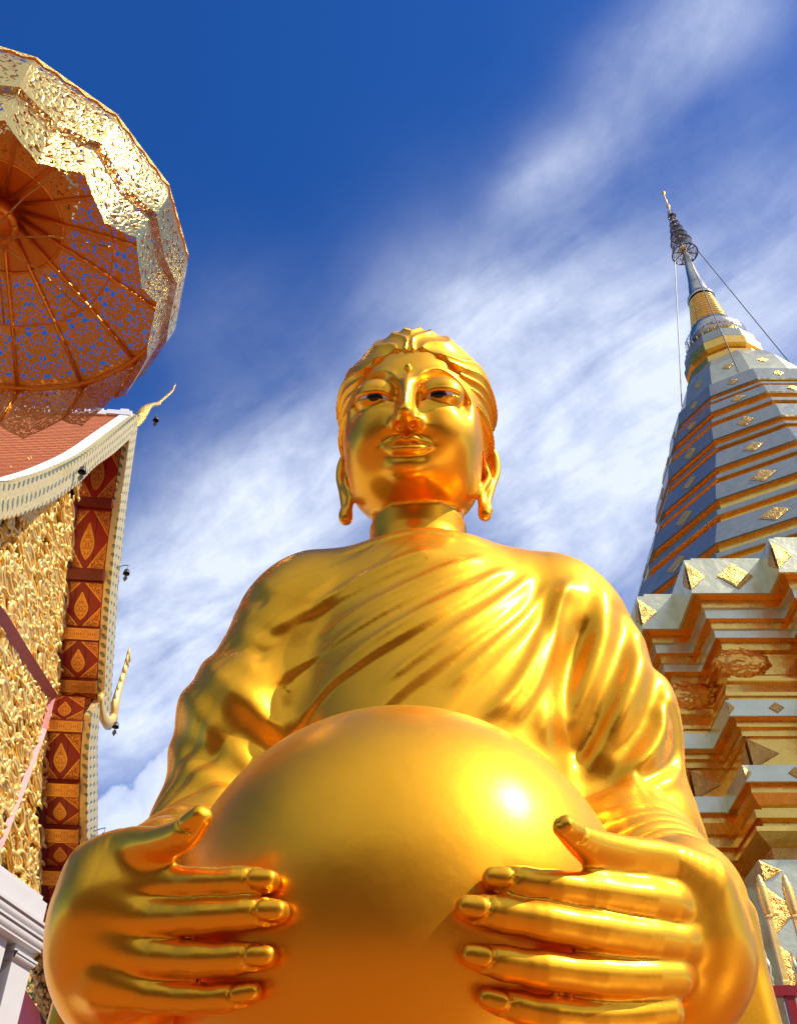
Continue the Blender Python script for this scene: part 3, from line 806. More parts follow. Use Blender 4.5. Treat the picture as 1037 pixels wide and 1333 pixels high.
for (x0, y0, w) in ((xb, yb, .75), (xa, ya, 2.0), (xc, yc, .36)):
    orn((x0 + .004, y0 - .003, 5.835), X_, Z_, -Y_, .17, .17, 'tri_l', .008); orn((x0 - .003, y0 + .004, 5.835), Y_, Z_, -X_, .17, .17, 'tri_l', .008)
    if w > .5: orn((x0 + w * .62 if w < 1 else x0 + 1.1, y0 - .003, 5.835), X_, Z_, -Y_, .18, .16, 'diamond', .008)
    for zz, oo, s_ in ((4.42, -.09, .07), (3.785, -.08, .07)):
        orn((x0 - oo + .004, y0 - oo - .003, zz), X_, Z_, -Y_, .06, s_, 'tri_l', .006, 8)
        if w > .5: orn((x0 + w * .70 if w < 1 else x0 + .8, y0 - oo - .003, zz), X_, Z_, -Y_, .07, .055, 'diamond', .008, 8)
    orn((x0 + .234, y0 + .227, 4.045), X_, Z_, -Y_, .26, .145, 'tri_l', .012); orn((x0 + .227, y0 + .234, 4.045), Y_, Z_, -X_, .22, .145, 'tri_l', .012)
    orn((x0 - .02, y0 - .024, 2.91), X_, Z_, -Y_, .16, .085, 'tri_l', .012); orn((x0 - .06, y0 - .064, 2.60), X_, Z_, -Y_, .22, .19, 'tri_l', .014); orn((x0 - .10, y0 - .104, 2.17), X_, Z_, -Y_, .22, .20, 'tri_l', .014)
# large embossed masks wrapped round the recessed corners
def mask(cx, cy, cz, s=.30):
    rr = np.random.RandomState(int(cx * 100)); bm = bmesh.new(); bmesh.ops.create_icosphere(bm, subdivisions=5, radius=1)
    ph = rr.rand(8) * 6.28
    for v in bm.verts:
        x, y, z = v.co
        k = 1 + 2.4 * float(carve(np.array([x * .62]), np.array([z * .30 + cx]))[0]) + .05 * math.cos(6 * z)
        tz = 1 - .30 * z
        v.co = (cx + x * k * s * 1.05, cy + y * k * s * .42 * tz, cz + z * k * s * .72)
    me = bpy.data.meshes.new('mask'); bm.to_mesh(me); bm.free(); finish('embossed_mask', me, M['mask'], stupa, True)
for x0, y0 in ((xb + .42, yb + .30), (xa + .42, ya + .30), (xc - .02 + .42, yc + .30)):
    mask(x0, y0, 5.02 + CZ, .26)
# dodecagonal body
R12 = math.radians(15)
TI = [(1.47, 12.80, 1.57, 12.38), (1.72, 12.08, 1.79, 11.82), (1.97, 11.35, 2.06, 10.95), (2.12, 10.66, 2.37, 10.10), (2.52, 9.72, 2.70, 9.24), (2.90, 8.72, 3.20, 8.12), (3.34, 7.72, 3.50, 6.20)]
def dodec(name, prof, mat_): return lathe(name, prof, (CH[0], CH[1], CZ), mat_, stupa, 12, R12, False)
dodec('dome', [(.62, 14.15), (.93, 13.95), (1.12, 13.60), (1.27, 13.10), (1.33, 12.84), (1.36, 12.82)], M['sheet'])
prev = (1.36, 12.82)
TI = [(a, b, a + (c - a) * .84, b + (d - b) * .84) for a, b, c, d in TI]
for i, (r0, z0, r1, z1) in enumerate(TI):
    dodec('facet_band', [prev, (r0 - .03, z0 + .012), (r0, z0), (r1, z1), (r1 - .03, z1 - .01)], M['blue_sheet'])
    if i < len(TI) - 1:
        nr, nz = TI[i + 1][:2]; h = z1 - nz
        mid = (r1 + nr) / 2
        dodec('recess', [(r1 - .03, z1 - .01), (r1 - .075, z1 - .012), (r1 - .06, z1 - h * .42)], M['rich'])
        dodec('ledge', [(r1 - .06, z1 - h * .42), (mid - .02, z1 - h * .45), (mid, z1 - h * .62), (mid - .01, z1 - h * .64)], M['blue_sheet'])
        dodec('recess', [(mid - .01, z1 - h * .64), (mid - .06, z1 - h * .65), (mid - .03, z1 - h * .93), (nr - .08, z1 - h)], M['rich'])
        prev = (nr - .08, z1 - h)
def facet_med(ang, r0, z0, r1, z1, s, vert=False):
    """medallion on the facet whose normal points ang degrees from -Y towards -X"""
    a = math.radians(ang); nx = np.array([-math.sin(a), -math.cos(a), 0]); tx = np.array([-math.cos(a), math.sin(a), 0])
    ap = math.cos(math.radians(15)); zc_ = (z0 + z1) / 2; rc = (r0 + r1) / 2 * ap
    up = np.array([nx[0] * (r0 - r1) * ap, nx[1] * (r0 - r1) * ap, z0 - z1]); L_ = np.linalg.norm(up); up /= L_
    nn_ = np.cross(tx, up); nn_ = nn_ if nn_ @ nx > 0 else -nn_
    hs_ = (r0 + r1) / 2 * math.sin(math.radians(15))
    out_ = []
    for k in ((0,) if not vert else (0, .62, -.62)):
        c_ = np.array([CH[0], CH[1], zc_]) + nx * (rc + .002) + tx * k * hs_
        m = MB(); patch(m, c_, tx, up, nn_, s * (1 if k == 0 else .8), min(s, L_ * .42), 'diamond' if k == 0 else 'round', .010, 9, rnd.randint(0, 999)); out_.append(m)
    for m in out_: m.build('ornament', M['relief'], stupa, True)
for i, (r0, z0, r1, z1) in enumerate(TI[:-1]):
    for ang in (0, 30, 60, 90): facet_med(ang, r0, z0, r1, z1, .10 + .022 * i)
for ang in (0, 30, 60): facet_med(ang, 3.36, 7.6, 3.46, 6.7, .30)
for ang in (0, 30, 60): facet_med(ang, 1.12, 13.6, 1.27, 13.1, .11)
# spire
cs = (CS[0], CS[1], CZ)
lathe('spire_collar', [(.80, 13.98), (.80, 14.16), (.72, 14.20), (.68, 14.36), (.76, 14.40), (.76, 14.60), (.66, 14.64)], cs, M['rich'], stupa, 12, R12, False)
lathe('spire_band', [(.66, 14.64), (.72, 14.66), (.70, 14.90), (.60, 14.94)], cs, M['blue_sheet'], stupa, 12, R12, False)
lathe('spire_collar', [(.60, 14.94), (.58, 15.0), (.50, 15.08), (.56, 15.16), (.50, 15.28), (.47, 15.36)], cs, M['rich'], stupa, 32)
lathe('spire_band', [(.47, 15.36), (.50, 15.37), (.45, 15.66), (.41, 15.68)], cs, M['steel'], stupa, 32)
pr = []
for i in range(11):
    z0 = 15.68 + i * .092; r = .400 - i * .0135; pr += [(r - .050, z0), (r + .004, z0 + .018), (r + .002, z0 + .050), (r - .055, z0 + .072)]
lathe('ringed_cone', pr, cs, M['rich'], stupa, 32)
lathe('needle', [(.27, 16.70), (.285, 16.72), (.28, 16.77), (.215, 16.80), (.205, 16.95), (.165, 17.25), (.150, 17.28), (.12, 17.6), (.085, 18.0), (.055, 18.35), (.045, 18.52)], cs, M['steel'], stupa, 28)
lathe('orb', [(.03, 18.5)] + [(.075 * math.sin(t), 18.60 - .075 * math.cos(t)) for t in np.linspace(.4, 2.8, 9)] + [(.02, 18.7), (.018, 19.9)], cs, M['rich'], stupa, 20)
# filigree gallery round the spire
def filigree(name, base, hole=.47, scale=18.0, thresh_soft=.012, border=True, rough=.2, metal=1.0, thick=False):
    m, n = mat(name)
    tc_ = n.node('ShaderNodeTexCoord'); co = tc_.outputs['Object']; uv = n.node('ShaderNodeUVMap').outputs[0]
    if border: co = uv
    w1 = n.node('ShaderNodeTexNoise', ins={'Vector': co, 'Scale': scale * .7, 'Detail': 1.0}).outputs[1]
    wv = n.vmath('ADD', co, n.node('ShaderNodeVectorMath', operation='SCALE', ins={0: n.vmath('SUBTRACT', w1, (.5, .5, .5)), 3: .9 / scale}).outputs[0])
    a = n.noise(wv, scale, 1.5, .5, 1.1)
    band = n.math('ABSOLUTE', n.math('SUBTRACT', a, .5))
    hol = n.math('GREATER_THAN', a, hole) if hole > .2 else n.math('LESS_THAN', n.math('ABSOLUTE', n.math('SUBTRACT', a, .545)), hole)
    if border:
        su = n.node('ShaderNodeSeparateXYZ', ins={0: uv})
        # uv.x: metres from the nearest seam, uv.y: metres from the nearest edge
        e = n.math('MINIMUM', su.outputs[0], su.outputs[1])
        hol = n.math('MULTIPLY', hol, n.math('GREATER_THAN', e, .020))
    bp = n.node('ShaderNodeBump', ins={'Strength': .35, 'Distance': .02, 'Height': a}).outputs[0]
    col_ = n.mix(n.noise(co, 3.0, 4, .6), base, tuple(x * .7 for x in base))
    p = n.node('ShaderNodeBsdfPrincipled', ins={'Base Color': col_, 'Metallic': metal, 'Roughness': rough, 'Normal': bp})
    tr = n.node('ShaderNodeBsdfTransparent')
    ms = n.node('ShaderNodeMixShader', ins={0: hol, 1: p.outputs[0], 2: tr.outputs[0]})
    out(n, ms.outputs[0]); return m
M['fil'] = filigree('filigree_gold', (1.0, .68, .22), .565, 34.0, rough=.24)
M['fil_in'] = filigree('filigree_copper_gold', (1.0, .50, .08), .575, 30.0, rough=.45, metal=.40)
M['fil_s'] = filigree('filigree_silver', (.60, .56, .45), .060, 16.0, border=False)
def uvset(o, uvs):
    me = o.data; l = me.uv_layers.new(name='UVMap')
    for i, lp in enumerate(me.loops): l.data[i].uv = uvs[lp.vertex_index]
lathe('gallery', [(.66, 14.98), (.62, 15.02), (.60, 15.30), (.61, 15.34)], cs, M['fil_s'], stupa, 32)
m = MB()
for i in range(32):
    a = i / 32 * 6.283; m.box((CS[0] + .64 * math.cos(a), CS[1] + .64 * math.sin(a), 15.0), (.012, .012, .04))
m.build('gallery_fringe', M['rich'], stupa)
hat = [(.275, 18.42, 18.80), (.225, 18.86, 19.10), (.180, 19.12, 19.36), (.140, 19.38, 19.60), (.105, 19.62, 19.84), (.085, 19.95, 20.16)]
for r, z0, z1 in hat:
    lathe('parasol_tier', [(r * 1.0, z0), (r * 1.0, z0 + .03), (r * .97, z0 + .04), (r * .82, z1), (r * .6, z1 + .01)], cs, M['fil_s'], stupa, 24)
    m = MB()
    for i in range(8):
        a = i / 8 * 6.283; m.tube([(CS[0], CS[1], z0 + .1), (CS[0] + r * math.cos(a), CS[1] + r * math.sin(a), z0 + .03)], .010, 5)
    a_ = [(CS[0] + r * math.cos(t), CS[1] + r * math.sin(t), z0 + .01) for t in np.linspace(0, 6.283, 33)]
    m.tube(a_, .014, 5); m.build('parasol_frame', M['bell'], stupa)
lathe('finial', [(.012, 19.9), (.012, 20.3), (.03, 20.36), (.045, 20.42), (.02, 20.48), (.012, 20.6), (.028, 20.66), (.012, 20.72), (.01, 20.9), (.035, 20.97), (.045, 21.03), (.02, 21.08), (.001, 21.12)], cs, M['relief'], stupa, 12)
m = MB()
for a, rr, zz in ((200, 1.34, 12.9), (-22, 1.36, 12.9), (250, 1.34, 12.9)):
    a = math.radians(a + 0)
    m.tube([(CS[0] + .27 * math.cos(a), CS[1] + .27 * math.sin(a), 18.44), (CS[0] + rr * math.cos(a), CS[1] + rr * math.sin(a), zz)], .010, 5)
m.build('guy_wires', M['wire'], stupa)

# ------------------------------------------------------------------ fence in front of the stupa
fence = empty('temple_fence', (1.4, 4.0, 0), 'red picket fence with tall gold lotus bud posts below the stupa base', 'fence')
fY = 4.0
def fpt(px, py, Y=fY): return np.array(atY(px, py, Y))
rz = fpt(1022, 1291)[2]; x_p = fpt(1022, 1281)[0]; zt = fpt(991, 1138)[2]; dxp = .105
xs = [x_p + dxp * i for i in range(-3, 22)]
for z_ in (rz, -1.2): MB().box(((xs[0] + xs[-1]) / 2, fY, z_), ((xs[-1] - xs[0]) / 2 + .1, .018, .018)).build('rail', M['redpaint'], fence)
for i, x in enumerate(xs):
    m = MB(); m.box((x, fY, (rz - 1.5) / 2 - .01), (.017, .013, (rz + 1.5) / 2)); m.build('picket', M['redpaint'], fence)
    zs = rz + (zt - rz) * .60
    V_, F_c = [], []
    sq = [(.017, rz + .02), (.019, rz + .021), (.019, rz + .035), (.015, rz + .04), (.0145, zs), (.020, zs + .005), (.020, zs + .014), (.015, zs + .018)]
    lathe('gold_post', sq, (x, fY, CZ), M['carved'], fence, 4, math.pi / 4, False)
    hh = zt - zs - .018
    pr = [(.016 + .006 * math.sin(min(t * 3.4, 3.14)) * (1 - .3 * t) + (.0026 if k % 2 else -.002), zs + .018 + hh * t * .93) for k, t in enumerate(np.linspace(0, 1, 17))] + [(.008, zt - hh * .02), (.001, zt)]
    lathe('lotus_bud', [(r * (1 if z < zt - .3 * hh else 1 - .5 * (z - zt + .3 * hh) / (.3 * hh)), z) for r, z in pr], (x, fY, CZ), M['carved'], fence, 12)
    xm = x + dxp * .5
    lathe('spear_finial', [(.009, rz + .018), (.006, rz + .03), (.012, rz + .045), (.006, rz + .06), (.014, rz + .085), (.010, rz + .11), (.004, rz + .125), (.006, rz + .135), (.001, rz + .165)], (xm, fY, CZ), M['sheet'], fence, 10)

# ------------------------------------------------------------------ temple hall with steep gable on the left
A0 = np.array(ray(172, 546)) * 8 / ray(172, 546).y
gd_ = np.array([-.1, .995, 0]); gd_ /= np.linalg.norm(gd_); nG = np.array([gd_[1], -gd_[0], 0])
hall = empty('temple_hall', (-5.2, 8.5, 0), 'ornate temple hall with steep tiled gable roof, carved gold pediment and dark red eaves', 'temple')
def G(t, z, off=0.0):                                # off: metres inward from the face of the gable
    p = A0 + gd_ * t - nG * off; p[2] = z; return p
near_top = [(.02, 8.78), (-.67, 7.73), (-1.35, 6.70), (-1.98, 5.87), (-2.45, 5.31), (-2.78, 4.95), (-3.40, 4.42), (-4.1, 3.95)]
near_bot = [(-.04, 8.33), (-.51, 7.61), (-.94, 7.0), (-1.32, 6.38), (-1.80, 5.72), (-2.24, 5.21), (-2.62, 4.80), (-3.25, 4.22), (-3.95, 3.75)]
far_out = [(.10, 8.86), (.25, 8.49), (.42, 8.08), (.60, 7.67), (.83, 7.30), (1.08, 6.93), (1.45, 6.52), (1.80, 6.15), (2.10, 5.85)]
far_in = [(-.04, 8.33), (.14, 7.91), (.29, 7.51), (.46, 7.16), (.68, 6.80), (1.00, 6.40), (1.32, 6.08), (1.60, 5.84), (1.80, 5.66)]
low_out = [(1.66, 5.78), (1.88, 5.41), (2.16, 5.21), (2.48, 5.02), (3.08, 4.65), (3.7, 4.33), (4.4, 4.05), (5.4, 3.72), (6.4, 3.45)]
low_in = [(1.38, 5.40), (1.62, 5.10), (1.88, 4.88), (2.35, 4.54), (2.9, 4.22), (3.5, 3.95), (4.1, 3.74), (5.1, 3.42), (6.1, 3.15)]
m_, n = mat('scaly_bargeboard')
uv = n.node('ShaderNodeUVMap').outputs[0]; co = n.node('ShaderNodeTexCoord').outputs['Object']
su = n.node('ShaderNodeSeparateXYZ', ins={0: uv})
cu = n.math('COSINE', n.math('MULTIPLY', n.math('ADD', su.outputs[0], n.math('MULTIPLY', su.outputs[1], .5)), 2 * math.pi / .115)); cv = n.math('COSINE', n.math('MULTIPLY', su.outputs[1], 2 * math.pi / .15))
loz = n.math('ADD', cu, cv)
fac = n.ramp(n.math('MULTIPLY_ADD', loz, .25, .5), [(.70, (1, 1, 1)), (.80, (0, 0, 0))])
gcol = n.mix(n.noise(co, 14, 4, .6), (.92, .76, .36), (.72, .52, .18)); dcol = n.mix(n.noise(co, 25, 3, .6), (.10, .17, .08), (.40, .38, .20))
fac = n.node('ShaderNodeSeparateColor', ins={0: fac}).outputs[0]
h = n.math('ADD', fac, n.math('MULTIPLY', n.noise(co, 40, 4, .6), .3))
p = n.node('ShaderNodeBsdfPrincipled', ins={'Base Color': n.mix(fac, dcol, gcol), 'Metallic': .55, 'Roughness': .38, 'Normal': n.node('ShaderNodeBump', ins={'Strength': .8, 'Distance': .03, 'Height': h}).outputs[0]})
out(n, p.outputs[0]); M['scales'] = m_
def board(name, topc, botc, off0, off1, mat_, teeth_top=0, teeth_bot=0, pitch=.11, parent=hall):
    tc_ = catmull(topc, 6); bc = catmull(botc, 6)
    def resample(c, N_):
        L = np.r_[0, np.cumsum(np.linalg.norm(np.diff(c, axis=0), axis=1))]; s = np.linspace(0, L[-1], N_)
        return np.stack([np.interp(s, L, c[:, 0]), np.interp(s, L, c[:, 1])], 1), L[-1]
    L0 = np.linalg.norm(np.diff(tc_, axis=0), axis=1).sum(); N_ = int(L0 / pitch * 6) + 1
    a, la = resample(tc_, N_); b, lb = resample(bc, N_)
    V, Fc, uvs = [], [], []
    for i in range(N_):
        d = (b[i] - a[i]); w_ = np.linalg.norm(d); d = d / w_; k = (i % 6) / 6.0
        aa = a[i] - d * teeth_top * (1 - k); bb = b[i] + d * teeth_bot * abs(1 - 2 * k)
        s = i / (N_ - 1) * la; tk = .5 * (teeth_top + teeth_bot)
        for p_, o_, vv in ((aa, off0, 0), (bb, off0, w_), (bb, off1, w_ + .1), (aa, off1, -.1)):
            V.append(G(p_[0], p_[1], o_)); uvs.append((s, vv))
    for i in range(N_ - 1):
        for k in range(4):
            k2 = (k + 1) % 4; Fc.append((i * 4 + k, i * 4 + k2, (i + 1) * 4 + k2, (i + 1) * 4 + k))
    Fc += [(0, 3, 2, 1), ((N_ - 1) * 4, (N_ - 1) * 4 + 1, (N_ - 1) * 4 + 2, (N_ - 1) * 4 + 3)]
    mb = MB().add(V, Fc); o = mb.build(name, mat_, parent); uvset(o, uvs); return o
board('bargeboard', near_top, near_bot, -.05, .03, M['scales'], .05, .03)
board('bargeboard', far_out, far_in, -.046, .034, M['scales'], .045, .0)
board('bargeboard', low_out, low_in, -.02, .06, M['scales'], .030, .0)
# raised bead lines on the boards and white capping
off_top = [(t + .02, z + .10) for t, z in near_top]
board('white_capping', [(t + .012, z + .035 + .03 * sstep(0, 1.2, -t) * (1 - sstep(2.2, 3.2, -t))) for t, z in near_top], [(t, z + .012) for t, z in near_top], .032, .16, M['whitewash'])
# tile material
m_, n = mat('red_roof_tiles')
uv = n.node('ShaderNodeUVMap').outputs[0]; co = n.node('ShaderNodeTexCoord').outputs['Object']
bk = n.node('ShaderNodeTexBrick', ins={'Vector': uv, 'Color1': (.66, .17, .030, 1), 'Color2': (.46, .10, .02, 1), 'Mortar': (.12, .03, .015, 1), 'Scale': 1.0, 'Mortar Size': .008, 'Mortar Smooth': .3, 'Brick Width': .11, 'Row Height': .085, 'Bias': -.2})
tcol = n.mix(n.noise(co, 3, 5, .6), bk.outputs[0], (.58, .17, .04))
p = n.node('ShaderNodeBsdfPrincipled', ins={'Base Color': tcol, 'Roughness': .55, 'Normal': n.node('ShaderNodeBump', ins={'Strength': .7, 'Distance': .02, 'Height': bk.outputs[1], }).outputs[0]})
out(n, p.outputs[0]); M['tile'] = m_
def roof(name, prof, off0, off1, rise=0.0, lift=.0, mat_=M['tile'], step=.085, depth=.004):
    """sheet of overlapping tile courses: prof runs from the ridge down, swept inward along the ridge"""
    c = catmull(prof, 8); L = np.r_[0, np.cumsum(np.linalg.norm(np.diff(c, axis=0), axis=1))]
    nrow = int(L[-1] / step); V, Fc, uvs = [], [], []; offs = np.linspace(off0, off1, 9)
    rows = []
    for r_ in range(nrow):
        for e, dd in ((0, 0.0), (1, depth)):
            s = (r_ + e * .999) * step; t = np.interp(s, L, c[:, 0]); z = np.interp(s, L, c[:, 1])
            t2 = np.interp(s + .02, L, c[:, 0]); z2 = np.interp(s + .02, L, c[:, 1]); nx, nz = -(z2 - z), (t2 - t)
            ll = math.hypot(nx, nz) or 1; nx, nz = nx / ll, nz / ll
            if nz < 0: nx, nz = -nx, -nz
            rows.append((t + nx * (dd + lift), z + nz * (dd + lift), s))
    for j, (t, z, s) in enumerate(rows):
        for o_ in offs:
            x = (o_ - off0) / max(off1 - off0, .01); sag = -rise * (1 - (1 - min(x * 1.6, 1)) ** 2)
            V.append(G(t, z + sag, o_)); uvs.append((o_, s))
    w = len(offs)
    for j in range(len(rows) - 1):
        for i in range(w - 1): Fc.append((j * w + i, j * w + i + 1, (j + 1) * w + i + 1, (j + 1) * w + i))
    o = MB().add(V, Fc).build(name, mat_, hall); uvset(o, uvs); return o
roof('tiled_roof', [(t + .0, z - .02) for t, z in near_top], .10, 8.0, .18)
roof('tiled_roof', [(t, z - .0) for t, z in far_out], .10, 8.0, .18)
roof('tiled_roof', [(t, z - .0) for t, z in low_out], .10, 8.0, .35)
# white stepped ridge
m = MB()
for i in range(26):
    o_ = .02 + i * .30; x = (o_) / 8.0; sag = -.18 * (1 - (1 - min(x * 1.6, 1)) ** 2)
    c_ = G(0.04, 8.80 + sag, o_ + .15); m.box(c_, (.15, .06, .035), U=-nG, Vv=gd_)
    c_ = G(0.04, 8.855 + sag, o_ + .10); m.box(c_, (.05, .04, .03), U=-nG, Vv=gd_)
m.build('ridge_cap', M['whitewash'], hall)
# soffit: dark red coffers with gold stencilling between beams
m_, n = mat('stencilled_red_panel')
uv = n.node('ShaderNodeUVMap').outputs[0]; su = n.node('ShaderNodeSeparateXYZ', ins={0: uv}); co = n.node('ShaderNodeTexCoord').outputs['Object']
U_ = n.math('ABSOLUTE', n.math('SUBTRACT', su.outputs[0], .5)); V_n = n.math('ABSOLUTE', n.math('SUBTRACT', su.outputs[1], .5))
mir = n.node('ShaderNodeCombineXYZ', ins={0: U_, 1: V_n, 2: 0.0}).outputs[0]; mirx = n.node('ShaderNodeCombineXYZ', ins={0: U_, 1: su.outputs[1], 2: 0.0}).outputs[0]
dia = n.math('ADD', n.math('MULTIPLY', U_, 2.0), n.math('MULTIPLY', V_n, 2.0))
edge = n.math('MAXIMUM', U_, V_n)
inb = n.math('LESS_THAN', edge, .47)
corner = n.math('MULTIPLY', n.math('GREATER_THAN', dia, 1.08), inb)
line = n.math('MULTIPLY', n.math('LESS_THAN', n.math('ABSOLUTE', n.math('SUBTRACT', dia, 1.08)), .04), inb)
cur = n.noise(mir, 13.0, 2, .5, 2.2); curl = n.math('GREATER_THAN', n.math('ABSOLUTE', n.math('SUBTRACT', cur, .5)), .06)
cur2 = n.noise(mirx, 19.0, 2, .5, 1.5); curl2 = n.math('GREATER_THAN', n.math('ABSOLUTE', n.math('SUBTRACT', cur2, .5)), .04)
# pointed leaf in the middle
vv = n.math('SUBTRACT', su.outputs[1], .46)
wd = n.math('MULTIPLY', n.math('COSINE', n.math('MULTIPLY', vv, 5.2)), n.math('SUBTRACT', .145, n.math('MULTIPLY', vv, .26)))
leaf = n.math('MULTIPLY', n.math('LESS_THAN', U_, wd), n.math('LESS_THAN', n.math('ABSOLUTE', vv), .30))
leafe = n.math('MULTIPLY', n.math('LESS_THAN', n.math('ABSOLUTE', n.math('SUBTRACT', U_, wd)), .015), n.math('LESS_THAN', n.math('ABSOLUTE', vv), .30))
gm = n.math('MAXIMUM', n.math('MAXIMUM', n.math('MULTIPLY', corner, curl), line), n.math('MAXIMUM', n.math('MULTIPLY', leaf, curl2), leafe))
wood = n.mix(n.noise(co, 5, 5, .6), (.27, .009, .005), (.42, .018, .008))
plank = n.math('LESS_THAN', n.math('ABSOLUTE', n.math('SUBTRACT', n.math('FRACT', n.math('MULTIPLY', su.outputs[0], 3.0)), .5)), .47)
wood = n.mix(plank, (.05, .003, .003), wood)
p = n.node('ShaderNodeBsdfPrincipled', ins={'Base Color': n.mix(gm, wood, (.85, .40, .06)), 'Metallic': n.math('MULTIPLY', gm, .6), 'Roughness': .38})
out(n, p.outputs[0]); M['stencil'] = m_
m_, n = mat('stencilled_beam')
uv = n.node('ShaderNodeUVMap').outputs[0]; su = n.node('ShaderNodeSeparateXYZ', ins={0: uv})
U_ = n.math('ABSOLUTE', n.math('SUBTRACT', n.math('FRACT', n.math('MULTIPLY', su.outputs[0], 3.0)), .5)); V_n = n.math('ABSOLUTE', n.math('SUBTRACT', su.outputs[1], .5))
mir = n.node('ShaderNodeCombineXYZ', ins={0: U_, 1: V_n, 2: 0.0}).outputs[0]
cur = n.noise(mir, 6.0, 2, .5, 2.5); curl = n.math('MULTIPLY', n.math('GREATER_THAN', n.math('ABSOLUTE', n.math('SUBTRACT', cur, .5)), .03), n.math('LESS_THAN', V_n, .40))
curl = n.math('MAXIMUM', curl, n.math('LESS_THAN', n.math('ABSOLUTE', n.math('SUBTRACT', V_n, .43)), .03))
p = n.node('ShaderNodeBsdfPrincipled', ins={'Base Color': n.mix(curl, (.20, .015, .008), (.90, .44, .08)), 'Metallic': n.math('MULTIPLY', curl, .6), 'Roughness': .38})
out(n, p.outputs[0]); M['beam'] = m_
def soffit(curve, zs, w0, w1, first_plain=False, gold_beams=()):
    c = catmull(curve, 8); zz = c[::-1, 1]; tt = c[::-1, 0]
    T = lambda z: float(np.interp(z, zz, tt))
    bh = .055
    for i in range(len(zs) - 1):
        za, zb_ = zs[i] - (bh if i else 0), zs[i + 1] + bh
        V, Fc, uvs = [], [], []
        for j in range(9):
            z = za + (zb_ - za) * j / 8
            for k, o_ in enumerate((w0, w1)):
                V.append(G(T(z) + .02, z, o_)); uvs.append((k, 1 - j / 8))
        Fc = [(2 * j, 2 * j + 1, 2 * j + 3, 2 * j + 2) for j in range(8)]
        o = MB().add(V, Fc).build('soffit_panel', M['stencil'], hall); uvset(o, uvs)
    for i, z in enumerate(zs[1:-1] if True else zs):
        t0, t1 = T(z + bh), T(z - bh)
        up = np.array([0, 0, 1.]); sl_ = G(t1, z - bh) - G(t0, z + bh); L_ = np.linalg.norm(sl_); sl_ /= L_
        nrm = np.cross(sl_, nG); nrm = nrm if nrm[2] < 0 else -nrm
        c_ = (G(t1, z - bh, (w0 + w1) / 2) + G(t0, z + bh, (w0 + w1) / 2)) / 2 + nrm * .02
        o = MB().box(c_, ((w1 - w0) / 2, L_ / 2 * .9, .05), U=nG, Vv=sl_, Wv=nrm).build('soffit_beam', M['beam'] if i in gold_beams else M['redwood'], hall)
        uvs = [((1 if k >= 4 else 0), (1 if k & 2 else 0)) for k in range(8)]; uvset(o, uvs)
    # timber rail along the inner edge
    cc = [G(T(z) - .03, z, w1 - .03) for z in np.linspace(zs[0], zs[-1], 16)]
    MB().tube(cc, .045, 4).build('eave_rail', M['redwood'], hall)
soffit(far_in, [8.30, 7.54, 6.80, 6.29, 5.88, 5.66], .035, .50, gold_beams=(2, 3))
soffit([(1.10, 5.95)] + low_in, [5.58, 5.30, 4.82, 4.50, 4.22, 3.98, 3.76, 3.55, 3.35, 3.17], .062, .50, gold_beams=(0, 1, 2, 3, 4, 5, 6))
# carved pediment: a heightfield of scrolls dipping behind green glass
rs = np.random.RandomState(3)
ts = np.arange(-4.2, 6.0, .022); zs_ = np.arange(2.0, 8.3, .011)
TT, ZZ = np.meshgrid(ts, zs_, indexing='ij')
nb_ = catmull(near_bot, 6)[::-1]; fi_ = catmull(far_in + low_in[2:], 6); fi_ = fi_[np.argsort(-fi_[:, 1])]
top_lim = np.where(TT < 0, np.interp(TT, nb_[:, 0], nb_[:, 1]), 99)
right_lim = np.interp(ZZ, fi_[::-1, 1], fi_[::-1, 0]) - .02
inside = (ZZ < top_lim + .15) & (TT < right_lim)
ok = inside[:-1, :-1] & inside[1:, :-1] & inside[:-1, 1:] & inside[1:, 1:]
Hh = carve(TT, ZZ)
idm = np.arange(TT.size).reshape(TT.shape)
used = np.zeros(TT.size, bool); a_, b_, c_, d_ = idm[:-1, :-1][ok], idm[1:, :-1][ok], idm[1:, 1:][ok], idm[:-1, 1:][ok]
qd = np.stack([a_, d_, c_, b_], 1); used[qd.ravel()] = True; remap = np.cumsum(used) - 1
Pv = A0[None] * [1, 1, 0] + gd_[None] * TT.ravel()[:, None] - nG[None] * (.52 - Hh.ravel()[:, None]); Pv[:, 2] = ZZ.ravel()
ped = quads_mesh('carved_pediment', Pv[used] + OFF, remap[qd], M['carved'], hall)
ped.data.polygons.foreach_set('use_smooth', np.ones(len(ped.data.polygons), dtype=bool))
mb = MB(); rs = random.Random(5)
lim = lambda t, z: (z < (np.interp(t, nb_[:, 0], nb_[:, 1]) if t < 0 else 8.1) - .28) and t < np.interp(z, fi_[::-1, 1], fi_[::-1, 0]) - .12
cnt_ = 0
